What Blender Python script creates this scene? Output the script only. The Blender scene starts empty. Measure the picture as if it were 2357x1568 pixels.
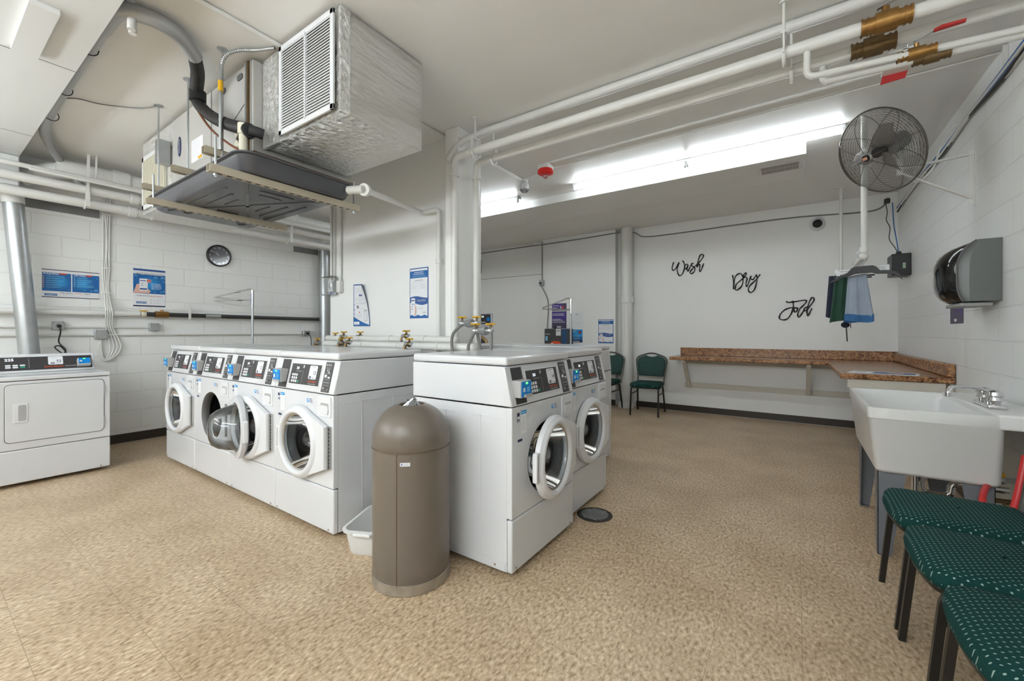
import bpy, math, random
from mathutils import Vector, Matrix
random.seed(7)
PI = math.pi
S = bpy.context.scene
COL = S.collection

# ------------------------------------------------------------------ camera, world, exposure
CAMH = 1.2; FOC = 958.0; PCX = 1178.5; PCY = 764.0; YAW = math.radians(34.3)
cd = bpy.data.cameras.new('camera'); cam = bpy.data.objects.new('camera', cd); COL.objects.link(cam)
cam.location = (0, 0, CAMH); cam.rotation_euler = (PI/2, 0, YAW)
cd.sensor_width = 36.0; cd.lens = 36.0*FOC/2357.0
cd.shift_y = -(784.0-PCY)/2357.0
cd.clip_start = 0.05; cd.clip_end = 60
S.camera = cam
w = bpy.data.worlds.new('world'); S.world = w; w.use_nodes = True
w.node_tree.nodes['Background'].inputs[0].default_value = (0.9, 0.95, 1.0, 1)
w.node_tree.nodes['Background'].inputs[1].default_value = 0.3
S.view_settings.view_transform = 'Standard'; S.view_settings.look = 'None'
S.view_settings.exposure = 2.15; S.view_settings.gamma = 1.0
S.view_settings.use_curve_mapping = False
TUBE_STRENGTH = 8.5; FILL_STRENGTH = 8.5

def ray(px, py):
    c, s = math.cos(YAW), math.sin(YAW); X = (px-PCX)/FOC
    return Vector((X*c-s, X*s+c, -(py-PCY)/FOC))
def at(px, py, **k):
    """the world point on plane x=, y= or z= that stands behind pixel px, py"""
    r = ray(px, py); a, v = list(k.items())[0]; i = 'xyz'.index(a); o = Vector((0, 0, CAMH))
    return o + r*((v-o[i])/r[i])

# ------------------------------------------------------------------ materials
MATS = {}
def mat(name, col, rough=0.5, metal=0.0, bump=0, bscale=40, emit=0, spec=0.5, coat=0, var=0, vscale=6, sheen=0):
    if name in MATS: return MATS[name]
    m = bpy.data.materials.new(name); m.use_nodes = True; nt = m.node_tree; b = nt.nodes['Principled BSDF']
    b.inputs['Base Color'].default_value = (*col, 1); b.inputs['Roughness'].default_value = rough
    b.inputs['Metallic'].default_value = metal; b.inputs['Specular IOR Level'].default_value = spec
    b.inputs['Coat Weight'].default_value = coat; b.inputs['Sheen Weight'].default_value = sheen
    if emit:
        b.inputs['Emission Color'].default_value = (*col, 1); b.inputs['Emission Strength'].default_value = emit
    if bump or var:
        tc = nt.nodes.new('ShaderNodeTexCoord')
        if bump:
            n = nt.nodes.new('ShaderNodeTexNoise'); n.inputs['Scale'].default_value = bscale; n.inputs['Detail'].default_value = 4
            nt.links.new(tc.outputs['Object'], n.inputs['Vector'])
            bp = nt.nodes.new('ShaderNodeBump'); bp.inputs['Strength'].default_value = bump; bp.inputs['Distance'].default_value = 0.01
            nt.links.new(n.outputs['Fac'], bp.inputs['Height']); nt.links.new(bp.outputs['Normal'], b.inputs['Normal'])
        if var:
            n = nt.nodes.new('ShaderNodeTexNoise'); n.inputs['Scale'].default_value = vscale; n.inputs['Detail'].default_value = 5
            nt.links.new(tc.outputs['Object'], n.inputs['Vector'])
            mx = nt.nodes.new('ShaderNodeMix'); mx.data_type = 'RGBA'
            mx.inputs[6].default_value = (*[c*(1-var) for c in col], 1); mx.inputs[7].default_value = (*[min(1, c*(1+var)) for c in col], 1)
            nt.links.new(n.outputs['Fac'], mx.inputs[0]); nt.links.new(mx.outputs[2], b.inputs['Base Color'])
    MATS[name] = m; return m

def block_mat(name, col, axis, zoff=0.15):
    m = bpy.data.materials.new(name); m.use_nodes = True; nt = m.node_tree; b = nt.nodes['Principled BSDF']
    L = nt.links.new; N = nt.nodes.new
    tc = N('ShaderNodeTexCoord'); sp = N('ShaderNodeSeparateXYZ'); cb = N('ShaderNodeCombineXYZ')
    L(tc.outputs['Object'], sp.inputs[0]); ad = N('ShaderNodeMath'); ad.operation = 'ADD'; ad.inputs[1].default_value = 20+zoff
    ax = N('ShaderNodeMath'); ax.operation = 'ADD'; ax.inputs[1].default_value = 40.1
    L(sp.outputs[axis], ax.inputs[0]); L(ax.outputs[0], cb.inputs[0]); L(sp.outputs[2], ad.inputs[0]); L(ad.outputs[0], cb.inputs[1])
    nz = N('ShaderNodeTexNoise'); nz.inputs['Scale'].default_value = 7; L(tc.outputs['Object'], nz.inputs['Vector'])
    vm = N('ShaderNodeVectorMath'); vm.operation = 'MULTIPLY_ADD'; vm.inputs[1].default_value = (0.012, 0.012, 0)
    L(nz.outputs['Color'], vm.inputs[0]); L(cb.outputs[0], vm.inputs[2])
    br = N('ShaderNodeTexBrick'); br.inputs['Scale'].default_value = 1; br.inputs['Brick Width'].default_value = 0.4
    br.inputs['Row Height'].default_value = 0.2; br.inputs['Mortar Size'].default_value = 0.006; br.inputs['Mortar Smooth'].default_value = 0.6
    L(vm.outputs[0], br.inputs['Vector'])
    n2 = N('ShaderNodeTexNoise'); n2.inputs['Scale'].default_value = 55; n2.inputs['Detail'].default_value = 5
    L(tc.outputs['Object'], n2.inputs['Vector'])
    mu = N('ShaderNodeMath'); mu.operation = 'MULTIPLY_ADD'; mu.inputs[1].default_value = -1.0
    m3 = N('ShaderNodeMath'); m3.operation = 'MULTIPLY'; m3.inputs[1].default_value = 0.28
    L(n2.outputs['Fac'], m3.inputs[0]); L(br.outputs['Fac'], mu.inputs[0]); L(m3.outputs[0], mu.inputs[2])
    bp = N('ShaderNodeBump'); bp.inputs['Strength'].default_value = 0.45; bp.inputs['Distance'].default_value = 0.006
    L(mu.outputs[0], bp.inputs['Height']); L(bp.outputs['Normal'], b.inputs['Normal'])
    mx = N('ShaderNodeMix'); mx.data_type = 'RGBA'; mx.inputs[6].default_value = (*col, 1); mx.inputs[7].default_value = (*[c*0.93 for c in col], 1)
    L(br.outputs['Fac'], mx.inputs[0]); L(mx.outputs[2], b.inputs['Base Color'])
    b.inputs['Roughness'].default_value = 0.42
    return m

def floor_mat():
    m = bpy.data.materials.new('floor_tile'); m.use_nodes = True; nt = m.node_tree; b = nt.nodes['Principled BSDF']
    L = nt.links.new; N = nt.nodes.new
    tc = N('ShaderNodeTexCoord')
    def chips(scale, rot, sx, sy):
        mp = N('ShaderNodeMapping'); mp.inputs['Rotation'].default_value = (0, 0, rot); mp.inputs['Scale'].default_value = (sx, sy, 1)
        L(tc.outputs['Object'], mp.inputs['Vector'])
        v = N('ShaderNodeTexNoise'); v.inputs['Scale'].default_value = scale; v.inputs['Detail'].default_value = 2.5; v.inputs['Roughness'].default_value = 0.55
        L(mp.outputs[0], v.inputs['Vector']); return v.outputs['Fac']
    r1 = N('ShaderNodeValToRGB'); e = r1.color_ramp.elements
    e[0].position = 0.30; e[0].color = (0.30, 0.205, 0.12, 1); e[1].position = 0.72; e[1].color = (0.82, 0.67, 0.48, 1)
    x = r1.color_ramp.elements.new(0.42); x.color = (0.50, 0.365, 0.225, 1)
    x = r1.color_ramp.elements.new(0.55); x.color = (0.625, 0.48, 0.325, 1)
    # the chips lie one way on one tile and crosswise on the next
    ck = N('ShaderNodeTexChecker'); ck.inputs['Scale'].default_value = 1/0.286
    mo = N('ShaderNodeMapping'); mo.inputs['Location'].default_value = (-0.02/0.286*0.286, -0.26, 0.1); L(tc.outputs['Object'], mo.inputs['Vector'])
    L(mo.outputs[0], ck.inputs['Vector'])
    mA = N('ShaderNodeMix'); mA.data_type = 'FLOAT'
    L(ck.outputs['Fac'], mA.inputs[0]); L(chips(75, 0.5, 1.0, 0.55), mA.inputs[2]); L(chips(75, 0.9, 1.0, 0.55), mA.inputs[3])
    L(mA.outputs[0], r1.inputs[0])
    br = N('ShaderNodeTexBrick'); br.inputs['Scale'].default_value = 1; br.inputs['Brick Width'].default_value = 0.286; br.inputs['Row Height'].default_value = 0.286
    br.offset = 0.0; br.inputs['Mortar Size'].default_value = 0.0011; br.inputs['Mortar Smooth'].default_value = 0.3
    mp = N('ShaderNodeMapping'); mp.inputs['Location'].default_value = (-0.02+14.3, -0.26+14.3, 0); L(tc.outputs['Object'], mp.inputs['Vector']); L(mp.outputs[0], br.inputs['Vector'])
    mx = N('ShaderNodeMix'); mx.data_type = 'RGBA'; mx.inputs[7].default_value = (0.22, 0.15, 0.09, 1)
    mf = N('ShaderNodeMath'); mf.operation = 'MULTIPLY'; mf.inputs[1].default_value = 0.6
    L(br.outputs['Fac'], mf.inputs[0]); L(mf.outputs[0], mx.inputs[0]); L(r1.outputs[0], mx.inputs[6])
    n = N('ShaderNodeTexNoise'); n.inputs['Scale'].default_value = 2.2; n.inputs['Detail'].default_value = 5; L(tc.outputs['Object'], n.inputs['Vector'])
    r2 = N('ShaderNodeValToRGB'); r2.color_ramp.elements[0].position = 0.35; r2.color_ramp.elements[0].color = (0.82, 0.79, 0.75, 1)
    r2.color_ramp.elements[1].position = 0.6; r2.color_ramp.elements[1].color = (1, 1, 1, 1); L(n.outputs['Fac'], r2.inputs[0])
    mm = N('ShaderNodeMix'); mm.data_type = 'RGBA'; mm.blend_type = 'MULTIPLY'; mm.inputs[0].default_value = 1
    L(mx.outputs[2], mm.inputs[6]); L(r2.outputs[0], mm.inputs[7]); L(mm.outputs[2], b.inputs['Base Color'])
    b.inputs['Roughness'].default_value = 0.34; b.inputs['Specular IOR Level'].default_value = 0.4
    return m

def dot_mat(name, col, dot, s, rad, plane):
    m = bpy.data.materials.new(name); m.use_nodes = True; nt = m.node_tree; b = nt.nodes['Principled BSDF']
    L = nt.links.new; N = nt.nodes.new; tc = N('ShaderNodeTexCoord')
    sc = (1/s, 0.62/s, 0) if plane == 'xy' else (1/s, 0, 0.62/s)
    outs = []
    for off in (0, 0.5):
        mp = N('ShaderNodeMapping'); mp.inputs['Scale'].default_value = sc
        mp.inputs['Location'].default_value = (off+10, (off+10) if plane == 'xy' else 0.5, (off+10) if plane != 'xy' else 0.5)
        L(tc.outputs['Object'], mp.inputs['Vector'])
        fr = N('ShaderNodeVectorMath'); fr.operation = 'FRACTION'; L(mp.outputs[0], fr.inputs[0])
        sb = N('ShaderNodeVectorMath'); sb.operation = 'SUBTRACT'; sb.inputs[1].default_value = (0.5, 0.5, 0.5); L(fr.outputs[0], sb.inputs[0])
        ln = N('ShaderNodeVectorMath'); ln.operation = 'LENGTH'; L(sb.outputs[0], ln.inputs[0]); outs.append(ln.outputs['Value'])
    mn = N('ShaderNodeMath'); mn.operation = 'MINIMUM'; L(outs[0], mn.inputs[0]); L(outs[1], mn.inputs[1])
    lt = N('ShaderNodeMath'); lt.operation = 'LESS_THAN'; lt.inputs[1].default_value = rad; L(mn.outputs[0], lt.inputs[0])
    nz = N('ShaderNodeTexNoise'); nz.inputs['Scale'].default_value = 260; L(tc.outputs['Object'], nz.inputs['Vector'])
    c1 = N('ShaderNodeMix'); c1.data_type = 'RGBA'; c1.inputs[6].default_value = (*[c*0.6 for c in col], 1); c1.inputs[7].default_value = (*[c*1.4 for c in col], 1)
    L(nz.outputs['Fac'], c1.inputs[0])
    mx = N('ShaderNodeMix'); mx.data_type = 'RGBA'; mx.inputs[7].default_value = (*dot, 1)
    L(lt.outputs[0], mx.inputs[0]); L(c1.outputs[2], mx.inputs[6]); L(mx.outputs[2], b.inputs['Base Color'])
    bp = N('ShaderNodeBump'); bp.inputs['Strength'].default_value = 0.4; bp.inputs['Distance'].default_value = 0.002
    L(nz.outputs['Fac'], bp.inputs['Height']); L(bp.outputs['Normal'], b.inputs['Normal'])
    b.inputs['Roughness'].default_value = 0.95; b.inputs['Specular IOR Level'].default_value = 0.15
    return m

def glass_mat(name, tint=(1, 1, 1), rough=0.02, fac=None):
    m = bpy.data.materials.new(name); m.use_nodes = True; nt = m.node_tree; nt.nodes.clear()
    L = nt.links.new; N = nt.nodes.new
    o = N('ShaderNodeOutputMaterial'); t = N('ShaderNodeBsdfTransparent'); t.inputs[0].default_value = (*tint, 1)
    g = N('ShaderNodeBsdfGlossy'); g.inputs['Roughness'].default_value = rough
    mx = N('ShaderNodeMixShader')
    f = N('ShaderNodeFresnel'); f.inputs[0].default_value = 1.5
    mu = N('ShaderNodeMath'); mu.operation = 'MULTIPLY_ADD'; mu.inputs[1].default_value = 1.3; mu.inputs[2].default_value = 0.02 if fac is None else fac
    L(f.outputs[0], mu.inputs[0]); L(mu.outputs[0], mx.inputs[0]); L(t.outputs[0], mx.inputs[1]); L(g.outputs[0], mx.inputs[2]); L(mx.outputs[0], o.inputs[0])
    return m

def foil_mat(name, col, metal, scale, stretch):
    m = bpy.data.materials.new(name); m.use_nodes = True; nt = m.node_tree; b = nt.nodes['Principled BSDF']
    L = nt.links.new; N = nt.nodes.new; tc = N('ShaderNodeTexCoord')
    mp = N('ShaderNodeMapping'); mp.inputs['Scale'].default_value = stretch; L(tc.outputs['Object'], mp.inputs['Vector'])
    n = N('ShaderNodeTexNoise'); n.inputs['Scale'].default_value = scale; n.inputs['Detail'].default_value = 6; n.inputs['Roughness'].default_value = 0.7; n.inputs['Distortion'].default_value = 0.6
    L(mp.outputs[0], n.inputs['Vector'])
    v = N('ShaderNodeTexVoronoi'); v.inputs['Scale'].default_value = scale*1.3; L(mp.outputs[0], v.inputs['Vector'])
    ad = N('ShaderNodeMath'); ad.operation = 'MULTIPLY_ADD'; ad.inputs[1].default_value = 0.5; L(v.outputs['Distance'], ad.inputs[0]); L(n.outputs['Fac'], ad.inputs[2])
    bp = N('ShaderNodeBump'); bp.inputs['Strength'].default_value = 1.0; bp.inputs['Distance'].default_value = 0.03
    L(ad.outputs[0], bp.inputs['Height']); L(bp.outputs['Normal'], b.inputs['Normal'])
    b.inputs['Base Color'].default_value = (*col, 1); b.inputs['Metallic'].default_value = metal; b.inputs['Roughness'].default_value = 0.33
    return m

def granite_mat():
    m = bpy.data.materials.new('brown_speckled_laminate'); m.use_nodes = True; nt = m.node_tree; b = nt.nodes['Principled BSDF']
    L = nt.links.new; N = nt.nodes.new; tc = N('ShaderNodeTexCoord')
    n = N('ShaderNodeTexNoise'); n.inputs['Scale'].default_value = 42; n.inputs['Detail'].default_value = 6; n.inputs['Distortion'].default_value = 1.4
    L(tc.outputs['Object'], n.inputs['Vector']); r = N('ShaderNodeValToRGB'); e = r.color_ramp.elements
    e[0].position = 0.32; e[0].color = (0.055, 0.022, 0.01, 1); e[1].position = 0.72; e[1].color = (0.62, 0.36, 0.16, 1)
    x = r.color_ramp.elements.new(0.46); x.color = (0.26, 0.11, 0.045, 1)
    x = r.color_ramp.elements.new(0.56); x.color = (0.42, 0.215, 0.095, 1)
    L(n.outputs['Fac'], r.inputs[0]); L(r.outputs[0], b.inputs['Base Color']); b.inputs['Roughness'].default_value = 0.22
    return m

def drum_mat():
    m = bpy.data.materials.new('perforated_steel'); m.use_nodes = True; nt = m.node_tree; b = nt.nodes['Principled BSDF']
    L = nt.links.new; N = nt.nodes.new; tc = N('ShaderNodeTexCoord')
    v = N('ShaderNodeTexVoronoi'); v.inputs['Scale'].default_value = 55; L(tc.outputs['Object'], v.inputs['Vector'])
    r = N('ShaderNodeValToRGB'); r.color_ramp.elements[0].position = 0.12; r.color_ramp.elements[0].color = (0.01, 0.01, 0.01, 1)
    r.color_ramp.elements[1].position = 0.2; r.color_ramp.elements[1].color = (0.12, 0.12, 0.12, 1)
    L(v.outputs['Distance'], r.inputs[0]); L(r.outputs[0], b.inputs['Base Color'])
    b.inputs['Metallic'].default_value = 0.9; b.inputs['Roughness'].default_value = 0.28
    return m

WALL = mat('painted_wall', (0.85, 0.85, 0.825), 0.5, bump=0.15, bscale=18)
CEIL = mat('painted_ceiling', (0.83, 0.82, 0.785), 0.27, bump=0.10, bscale=14)
SOFF = mat('painted_soffit', (0.76, 0.77, 0.755), 0.5, bump=0.1, bscale=10)
BLK_L = block_mat('painted_block_left', (0.85, 0.855, 0.835), 1, 0.05)
BLK_R = block_mat('painted_block_right', (0.84, 0.85, 0.84), 1, 0.05)
FLOOR = floor_mat()
BASEB = mat('brown_cove_base', (0.035, 0.026, 0.02), 0.4)
WPIPE = mat('white_pipe_paint', (0.74, 0.74, 0.71), 0.33, bump=0.2, bscale=60)
WHITE = mat('white_enamel', (0.69, 0.70, 0.715), 0.22, coat=0.3)
WPLAS = mat('white_plastic', (0.73, 0.74, 0.755), 0.3)
TUBW = mat('white_molded_plastic', (0.76, 0.76, 0.745), 0.3)
GREY = mat('grey_plastic', (0.32, 0.32, 0.31), 0.45)
LGREY = mat('light_grey_plastic', (0.42, 0.42, 0.42), 0.4)
SEAM = mat('dark_seam', (0.12, 0.12, 0.12), 0.6)
DARK = mat('charcoal_panel', (0.045, 0.043, 0.045), 0.35)
BLACK = mat('black_plastic', (0.012, 0.012, 0.013), 0.4)
RUB = mat('rubber', (0.03, 0.03, 0.032), 0.6)
SILV = mat('silver_metal', (0.6, 0.6, 0.6), 0.25, 1.0)
GALV = mat('galvanised_steel', (0.47, 0.49, 0.50), 0.36, 0.85, var=0.15, vscale=14)
CHROME = mat('chrome', (0.72, 0.72, 0.73), 0.08, 1.0)
BRASS = mat('brass', (0.36, 0.20, 0.065), 0.36, 0.85, var=0.35, vscale=20)
DBRASS = mat('dark_bronze', (0.20, 0.135, 0.065), 0.4, 0.8, var=0.4, vscale=20)
YEL = mat('yellow_handle', (0.72, 0.40, 0.01), 0.4)
RED = mat('red_paint', (0.52, 0.03, 0.03), 0.4)
STROBE = mat('red_strobe_plastic', (0.70, 0.02, 0.02), 0.3)
BLUE = mat('reader_blue', (0.0, 0.24, 0.68), 0.35)
ORNG = mat('logo_orange', (0.80, 0.09, 0.02), 0.45)
GREEN = mat('green_button', (0.02, 0.30, 0.17), 0.4)
LEDG = mat('green_light', (0.15, 1.0, 0.2), 0.4, emit=0.3)
LEDW = mat('white_digits', (0.85, 0.92, 1.0), 0.4, emit=0.35)
PAPER = mat('paper_white', (0.80, 0.81, 0.83), 0.6)
INKN = mat('ink_navy', (0.02, 0.03, 0.10), 0.5)
INKB = mat('ink_blue', (0.01, 0.13, 0.40), 0.5)
INKM = mat('ink_mid_blue', (0.03, 0.10, 0.32), 0.5)
INKC = mat('ink_cyan', (0.02, 0.33, 0.72), 0.5)
INKG = mat('ink_grey', (0.35, 0.36, 0.38), 0.6)
INKL = mat('ink_light_grey', (0.56, 0.57, 0.59), 0.6)
INKR = mat('ink_red', (0.65, 0.06, 0.04), 0.5)
INKS = mat('ink_sky', (0.25, 0.58, 0.80), 0.5)
SKIN = mat('ink_skin', (0.75, 0.45, 0.36), 0.6)
PURP = mat('ink_purple', (0.06, 0.035, 0.25), 0.5)
PURD = mat('ink_dark_purple', (0.07, 0.05, 0.11), 0.5)
BEAM = mat('bare_grey_steel', (0.20, 0.20, 0.20), 0.6, bump=0.4, bscale=30, var=0.3)
FOIL = foil_mat('foil_wrap', (0.80, 0.80, 0.78), 0.85, 26, (1, 1, 1))
FOILW = foil_mat('foil_bubble_wrap', (0.74, 0.73, 0.69), 0.45, 12, (2.2, 0.35, 2.2))
ACG = mat('ac_grey_paint', (0.47, 0.46, 0.43), 0.4)
LOUV = mat('louver_white', (0.72, 0.73, 0.74), 0.4)
VOID = mat('dark_void', (0.02, 0.02, 0.02), 0.9)
BROWNM = mat('rusty_brown_metal', (0.14, 0.09, 0.055), 0.55, var=0.4, vscale=12)
PANM = mat('black_pan_plastic', (0.085, 0.088, 0.10), 0.25)
STRUT = mat('tan_channel', (0.46, 0.41, 0.31), 0.45)
INSUL = mat('black_foam_insulation', (0.016, 0.015, 0.015), 0.55, bump=0.3, bscale=50)
COPP = mat('copper_line', (0.28, 0.11, 0.06), 0.4, 0.6)
TAUPE = mat('taupe_enamel', (0.165, 0.137, 0.110), 0.30, bump=0.03, bscale=90)
DIRTM = mat('worn_steel_band', (0.36, 0.32, 0.26), 0.4, 0.5, var=0.45, vscale=18)
BAG = glass_mat('clear_bag', (0.85, 0.87, 0.9), 0.15, 0.25)
GLASS = glass_mat('door_glass', (0.80, 0.83, 0.85), 0.03, 0.04)
SMOKE = glass_mat('smoked_cover', (0.16, 0.16, 0.16), 0.06)
CLEARC = glass_mat('clear_cover', (0.95, 0.96, 0.96), 0.08, 0.10)
DRUM = drum_mat()
GRAN = granite_mat()
BEIGE = mat('painted_wood', (0.66, 0.62, 0.54), 0.5)
LEGG = mat('grey_leg_paint', (0.17, 0.18, 0.20), 0.4)
DISP = mat('dispenser_grey', (0.125, 0.135, 0.127), 0.35)
SEATF = dot_mat('green_dotted_seat_fabric', (0.008, 0.045, 0.040), (0.27, 0.37, 0.33), 0.0180, 0.105, 'xy')
BACKF = dot_mat('green_dotted_back_fabric', (0.016, 0.052, 0.047), (0.20, 0.29, 0.26), 0.0180, 0.17, 'xz')
CHFR = mat('chair_frame_black', (0.022, 0.019, 0.016), 0.38, 0.3)
CHBK = mat('chair_frame_pewter', (0.16, 0.155, 0.14), 0.35, 0.6)
DENIM = mat('light_denim', (0.30, 0.35, 0.43), 0.9, bump=0.25, bscale=90, var=0.22, vscale=9)
DENIB = mat('blue_denim_band', (0.04, 0.14, 0.32), 0.9, bump=0.3, bscale=80, var=0.3, vscale=20)
GREENC = mat('dark_green_cloth', (0.018, 0.060, 0.038), 0.9, var=0.3, vscale=8)
NAVYC = mat('navy_cloth', (0.014, 0.018, 0.038), 0.9)
FANW = mat('fan_wire', (0.15, 0.14, 0.125), 0.35, 0.7)
BLADE = mat('fan_blade', (0.26, 0.24, 0.22), 0.6, 0.0)
CABB = mat('blue_cable', (0.03, 0.13, 0.40), 0.5)
CABK = mat('black_cable', (0.02, 0.02, 0.02), 0.5)
CABG = mat('grey_cable', (0.20, 0.20, 0.19), 0.5)
HOSER = mat('red_hose', (0.60, 0.03, 0.03), 0.35)
BRAID = mat('braided_hose', (0.22, 0.22, 0.21), 0.45, 0.4, bump=0.5, bscale=160)
IVORY = mat('ivory_plastic', (0.72, 0.68, 0.55), 0.4)
PINK = mat('pink_cloth', (0.55, 0.32, 0.32), 0.9)
GOLDR = mat('gold_ring', (0.50, 0.32, 0.15), 0.35, 0.6)
TUBEM = mat('lit_tube', (0.88, 0.95, 1.0), 0.4, emit=TUBE_STRENGTH)
FILL_TUBE = mat('added_fill_tube', (0.90, 0.96, 1.0), 0.4, emit=FILL_STRENGTH)

# ------------------------------------------------------------------ mesh builder
class Fr:
    """flat frame: o + u*a + v*b, normal n = u x v"""
    def __init__(s, o, u, v):
        s.o = Vector(o); s.u = Vector(u).normalized(); s.v = Vector(v).normalized(); s.n = s.u.cross(s.v).normalized()
    def p(s, a, b, d=0): return s.o+s.u*a+s.v*b+s.n*d
TXT = {}
def text_mesh(t):
    if t in TXT: return TXT[t]
    c = bpy.data.curves.new('t', 'FONT'); c.body = t; c.size = 1; c.align_x = 'LEFT'; c.resolution_u = 2
    c.offset = 0.012
    o = bpy.data.objects.new('t', c); COL.objects.link(o)
    dg = bpy.context.evaluated_depsgraph_get(); me = o.evaluated_get(dg).to_mesh()
    vs = [(v.co.x, v.co.y) for v in me.vertices]; fs = [tuple(p.vertices) for p in me.polygons]
    wd = max([v[0] for v in vs] or [0]); h0 = min([v[1] for v in vs] or [0]); h1 = max([v[1] for v in vs] or [1])
    o.evaluated_get(dg).to_mesh_clear(); bpy.data.objects.remove(o); bpy.data.curves.remove(c)
    TXT[t] = (vs, fs, wd, h0, h1); return TXT[t]

class MB:
    def __init__(s, M=None): s.v = []; s.f = []; s.fm = []; s.mats = []; s.M = M
    def mi(s, m):
        if m not in s.mats: s.mats.append(m)
        return s.mats.index(m)
    def add(s, vs, fs, m):
        b = len(s.v); M = s.M
        s.v += [(M @ Vector(p)) if M is not None else Vector(p) for p in vs]
        i = s.mi(m)
        for f in fs: s.f.append([b+k for k in f]); s.fm.append(i)
        return s
    def box(s, x0, x1, y0, y1, z0, z1, m):
        vs = [(x, y, z) for z in (z0, z1) for y in (y0, y1) for x in (x0, x1)]
        return s.add(vs, [(0, 2, 3, 1), (4, 5, 7, 6), (0, 1, 5, 4), (2, 6, 7, 3), (0, 4, 6, 2), (1, 3, 7, 5)], m)
    def prism(s, fr, poly, d0, d1, m, cap0=True):
        n = len(poly); vs = [fr.p(a, b, d0) for a, b in poly]+[fr.p(a, b, d1) for a, b in poly]
        fs = [(i, (i+1) % n, n+(i+1) % n, n+i) for i in range(n)]+[tuple(range(n, 2*n))]
        if cap0: fs.append(tuple(range(n-1, -1, -1)))
        return s.add(vs, fs, m)
    def flat(s, fr, poly, lay, m):
        return s.add([fr.p(a, b, lay*0.0007) for a, b in poly], [tuple(range(len(poly)))], m)
    def rect(s, fr, a0, a1, b0, b1, lay, m): return s.flat(fr, [(a0, b0), (a1, b0), (a1, b1), (a0, b1)], lay, m)
    def disc(s, fr, a, b, r, lay, m, n=20, ry=None):
        return s.flat(fr, [(a+r*math.cos(2*PI*i/n), b+(ry or r)*math.sin(2*PI*i/n)) for i in range(n)], lay, m)
    def rrect(s, fr, a0, a1, b0, b1, r, lay, m): return s.flat(fr, rr(a0, a1, b0, b1, r), lay, m)
    def text(s, fr, t, a, b, size, lay, m, width=None, center=False, rot=0):
        vs, fs, wd, h0, h1 = text_mesh(t); k = size/0.7; kx = k if width is None else width/max(wd, 1e-6)
        ox = a-(wd*kx/2 if center else 0)
        return s.add([fr.p(ox+x*kx, b+y*k, lay*0.0007) for x, y in vs], fs, m)
    def lines(s, fr, a0, a1, b, n, gap, th, lay, m, jit=0.35):
        for i in range(n):
            e = a1-(a1-a0)*random.random()*jit; s.rect(fr, a0, e, b-i*gap-th, b-i*gap, lay, m)
        return s
    def tube(s, pts, r, m, n=10, caps=True, closed=False, sq=None):
        P = [Vector(p) for p in pts]; L = len(P); rs = r if isinstance(r, (list, tuple)) else [r]*L
        T = []
        for i in range(L):
            a = P[(i-1) % L] if (i > 0 or closed) else P[0]; b = P[(i+1) % L] if (i < L-1 or closed) else P[-1]
            t = (b-a); T.append(t.normalized() if t.length > 1e-9 else Vector((0, 0, 1)))
        up = Vector((0, 0, 1)) if abs(T[0].z) < 0.9 else Vector((1, 0, 0))
        N = T[0].cross(up).normalized(); vs = []
        for i in range(L):
            if i: N = (N-T[i]*N.dot(T[i]));  N = N.normalized() if N.length > 1e-6 else T[i].orthogonal().normalized()
            B = T[i].cross(N)
            for k in range(n):
                a = 2*PI*k/n+(PI/4 if n == 4 else 0); q = (1, 1) if sq is None else sq
                vs.append(P[i]+(N*math.cos(a)*q[0]+B*math.sin(a)*q[1])*rs[i])
        fs = []
        for i in range(L if closed else L-1):
            j = (i+1) % L
            for k in range(n): fs.append((i*n+k, i*n+(k+1) % n, j*n+(k+1) % n, j*n+k))
        if caps and not closed: fs += [tuple(range(n-1, -1, -1)), tuple((L-1)*n+k for k in range(n))]
        return s.add(vs, fs, m)
    def cyl(s, p0, p1, r, m, n=16, r1=None, caps=True): return s.tube([p0, p1], [r, r if r1 is None else r1], m, n, caps)
    def bar(s, p0, p1, wx, m, wy=None):
        return s.tube([p0, p1], wx*0.7071, m, 4, True, sq=(1, (wy or wx)/wx))
    def lathe(s, prof, o, ax, m, n=32, close=False):
        o = Vector(o); ax = Vector(ax).normalized(); u = ax.orthogonal().normalized(); w_ = ax.cross(u)
        vs = [o+ax*h+(u*math.cos(2*PI*k/n)+w_*math.sin(2*PI*k/n))*r for r, h in prof for k in range(n)]
        fs = [(i*n+k, i*n+(k+1) % n, (i+1)*n+(k+1) % n, (i+1)*n+k) for i in range(len(prof)-1) for k in range(n)]
        return s.add(vs, fs, m)
    def ball(s, c, r, m, n=16, sc=(1, 1, 1)):
        pr = [(max(1e-4, math.sin(PI*i/8)), -math.cos(PI*i/8)) for i in range(9)]
        c = Vector(c); vs = []; fs = []
        for q, h in pr:
            for k in range(n): vs.append(c+Vector((q*math.cos(2*PI*k/n)*sc[0], q*math.sin(2*PI*k/n)*sc[1], h*sc[2]))*r)
        fs = [(i*n+k, i*n+(k+1) % n, (i+1)*n+(k+1) % n, (i+1)*n+k) for i in range(8) for k in range(n)]
        return s.add(vs, fs, m)
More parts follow.
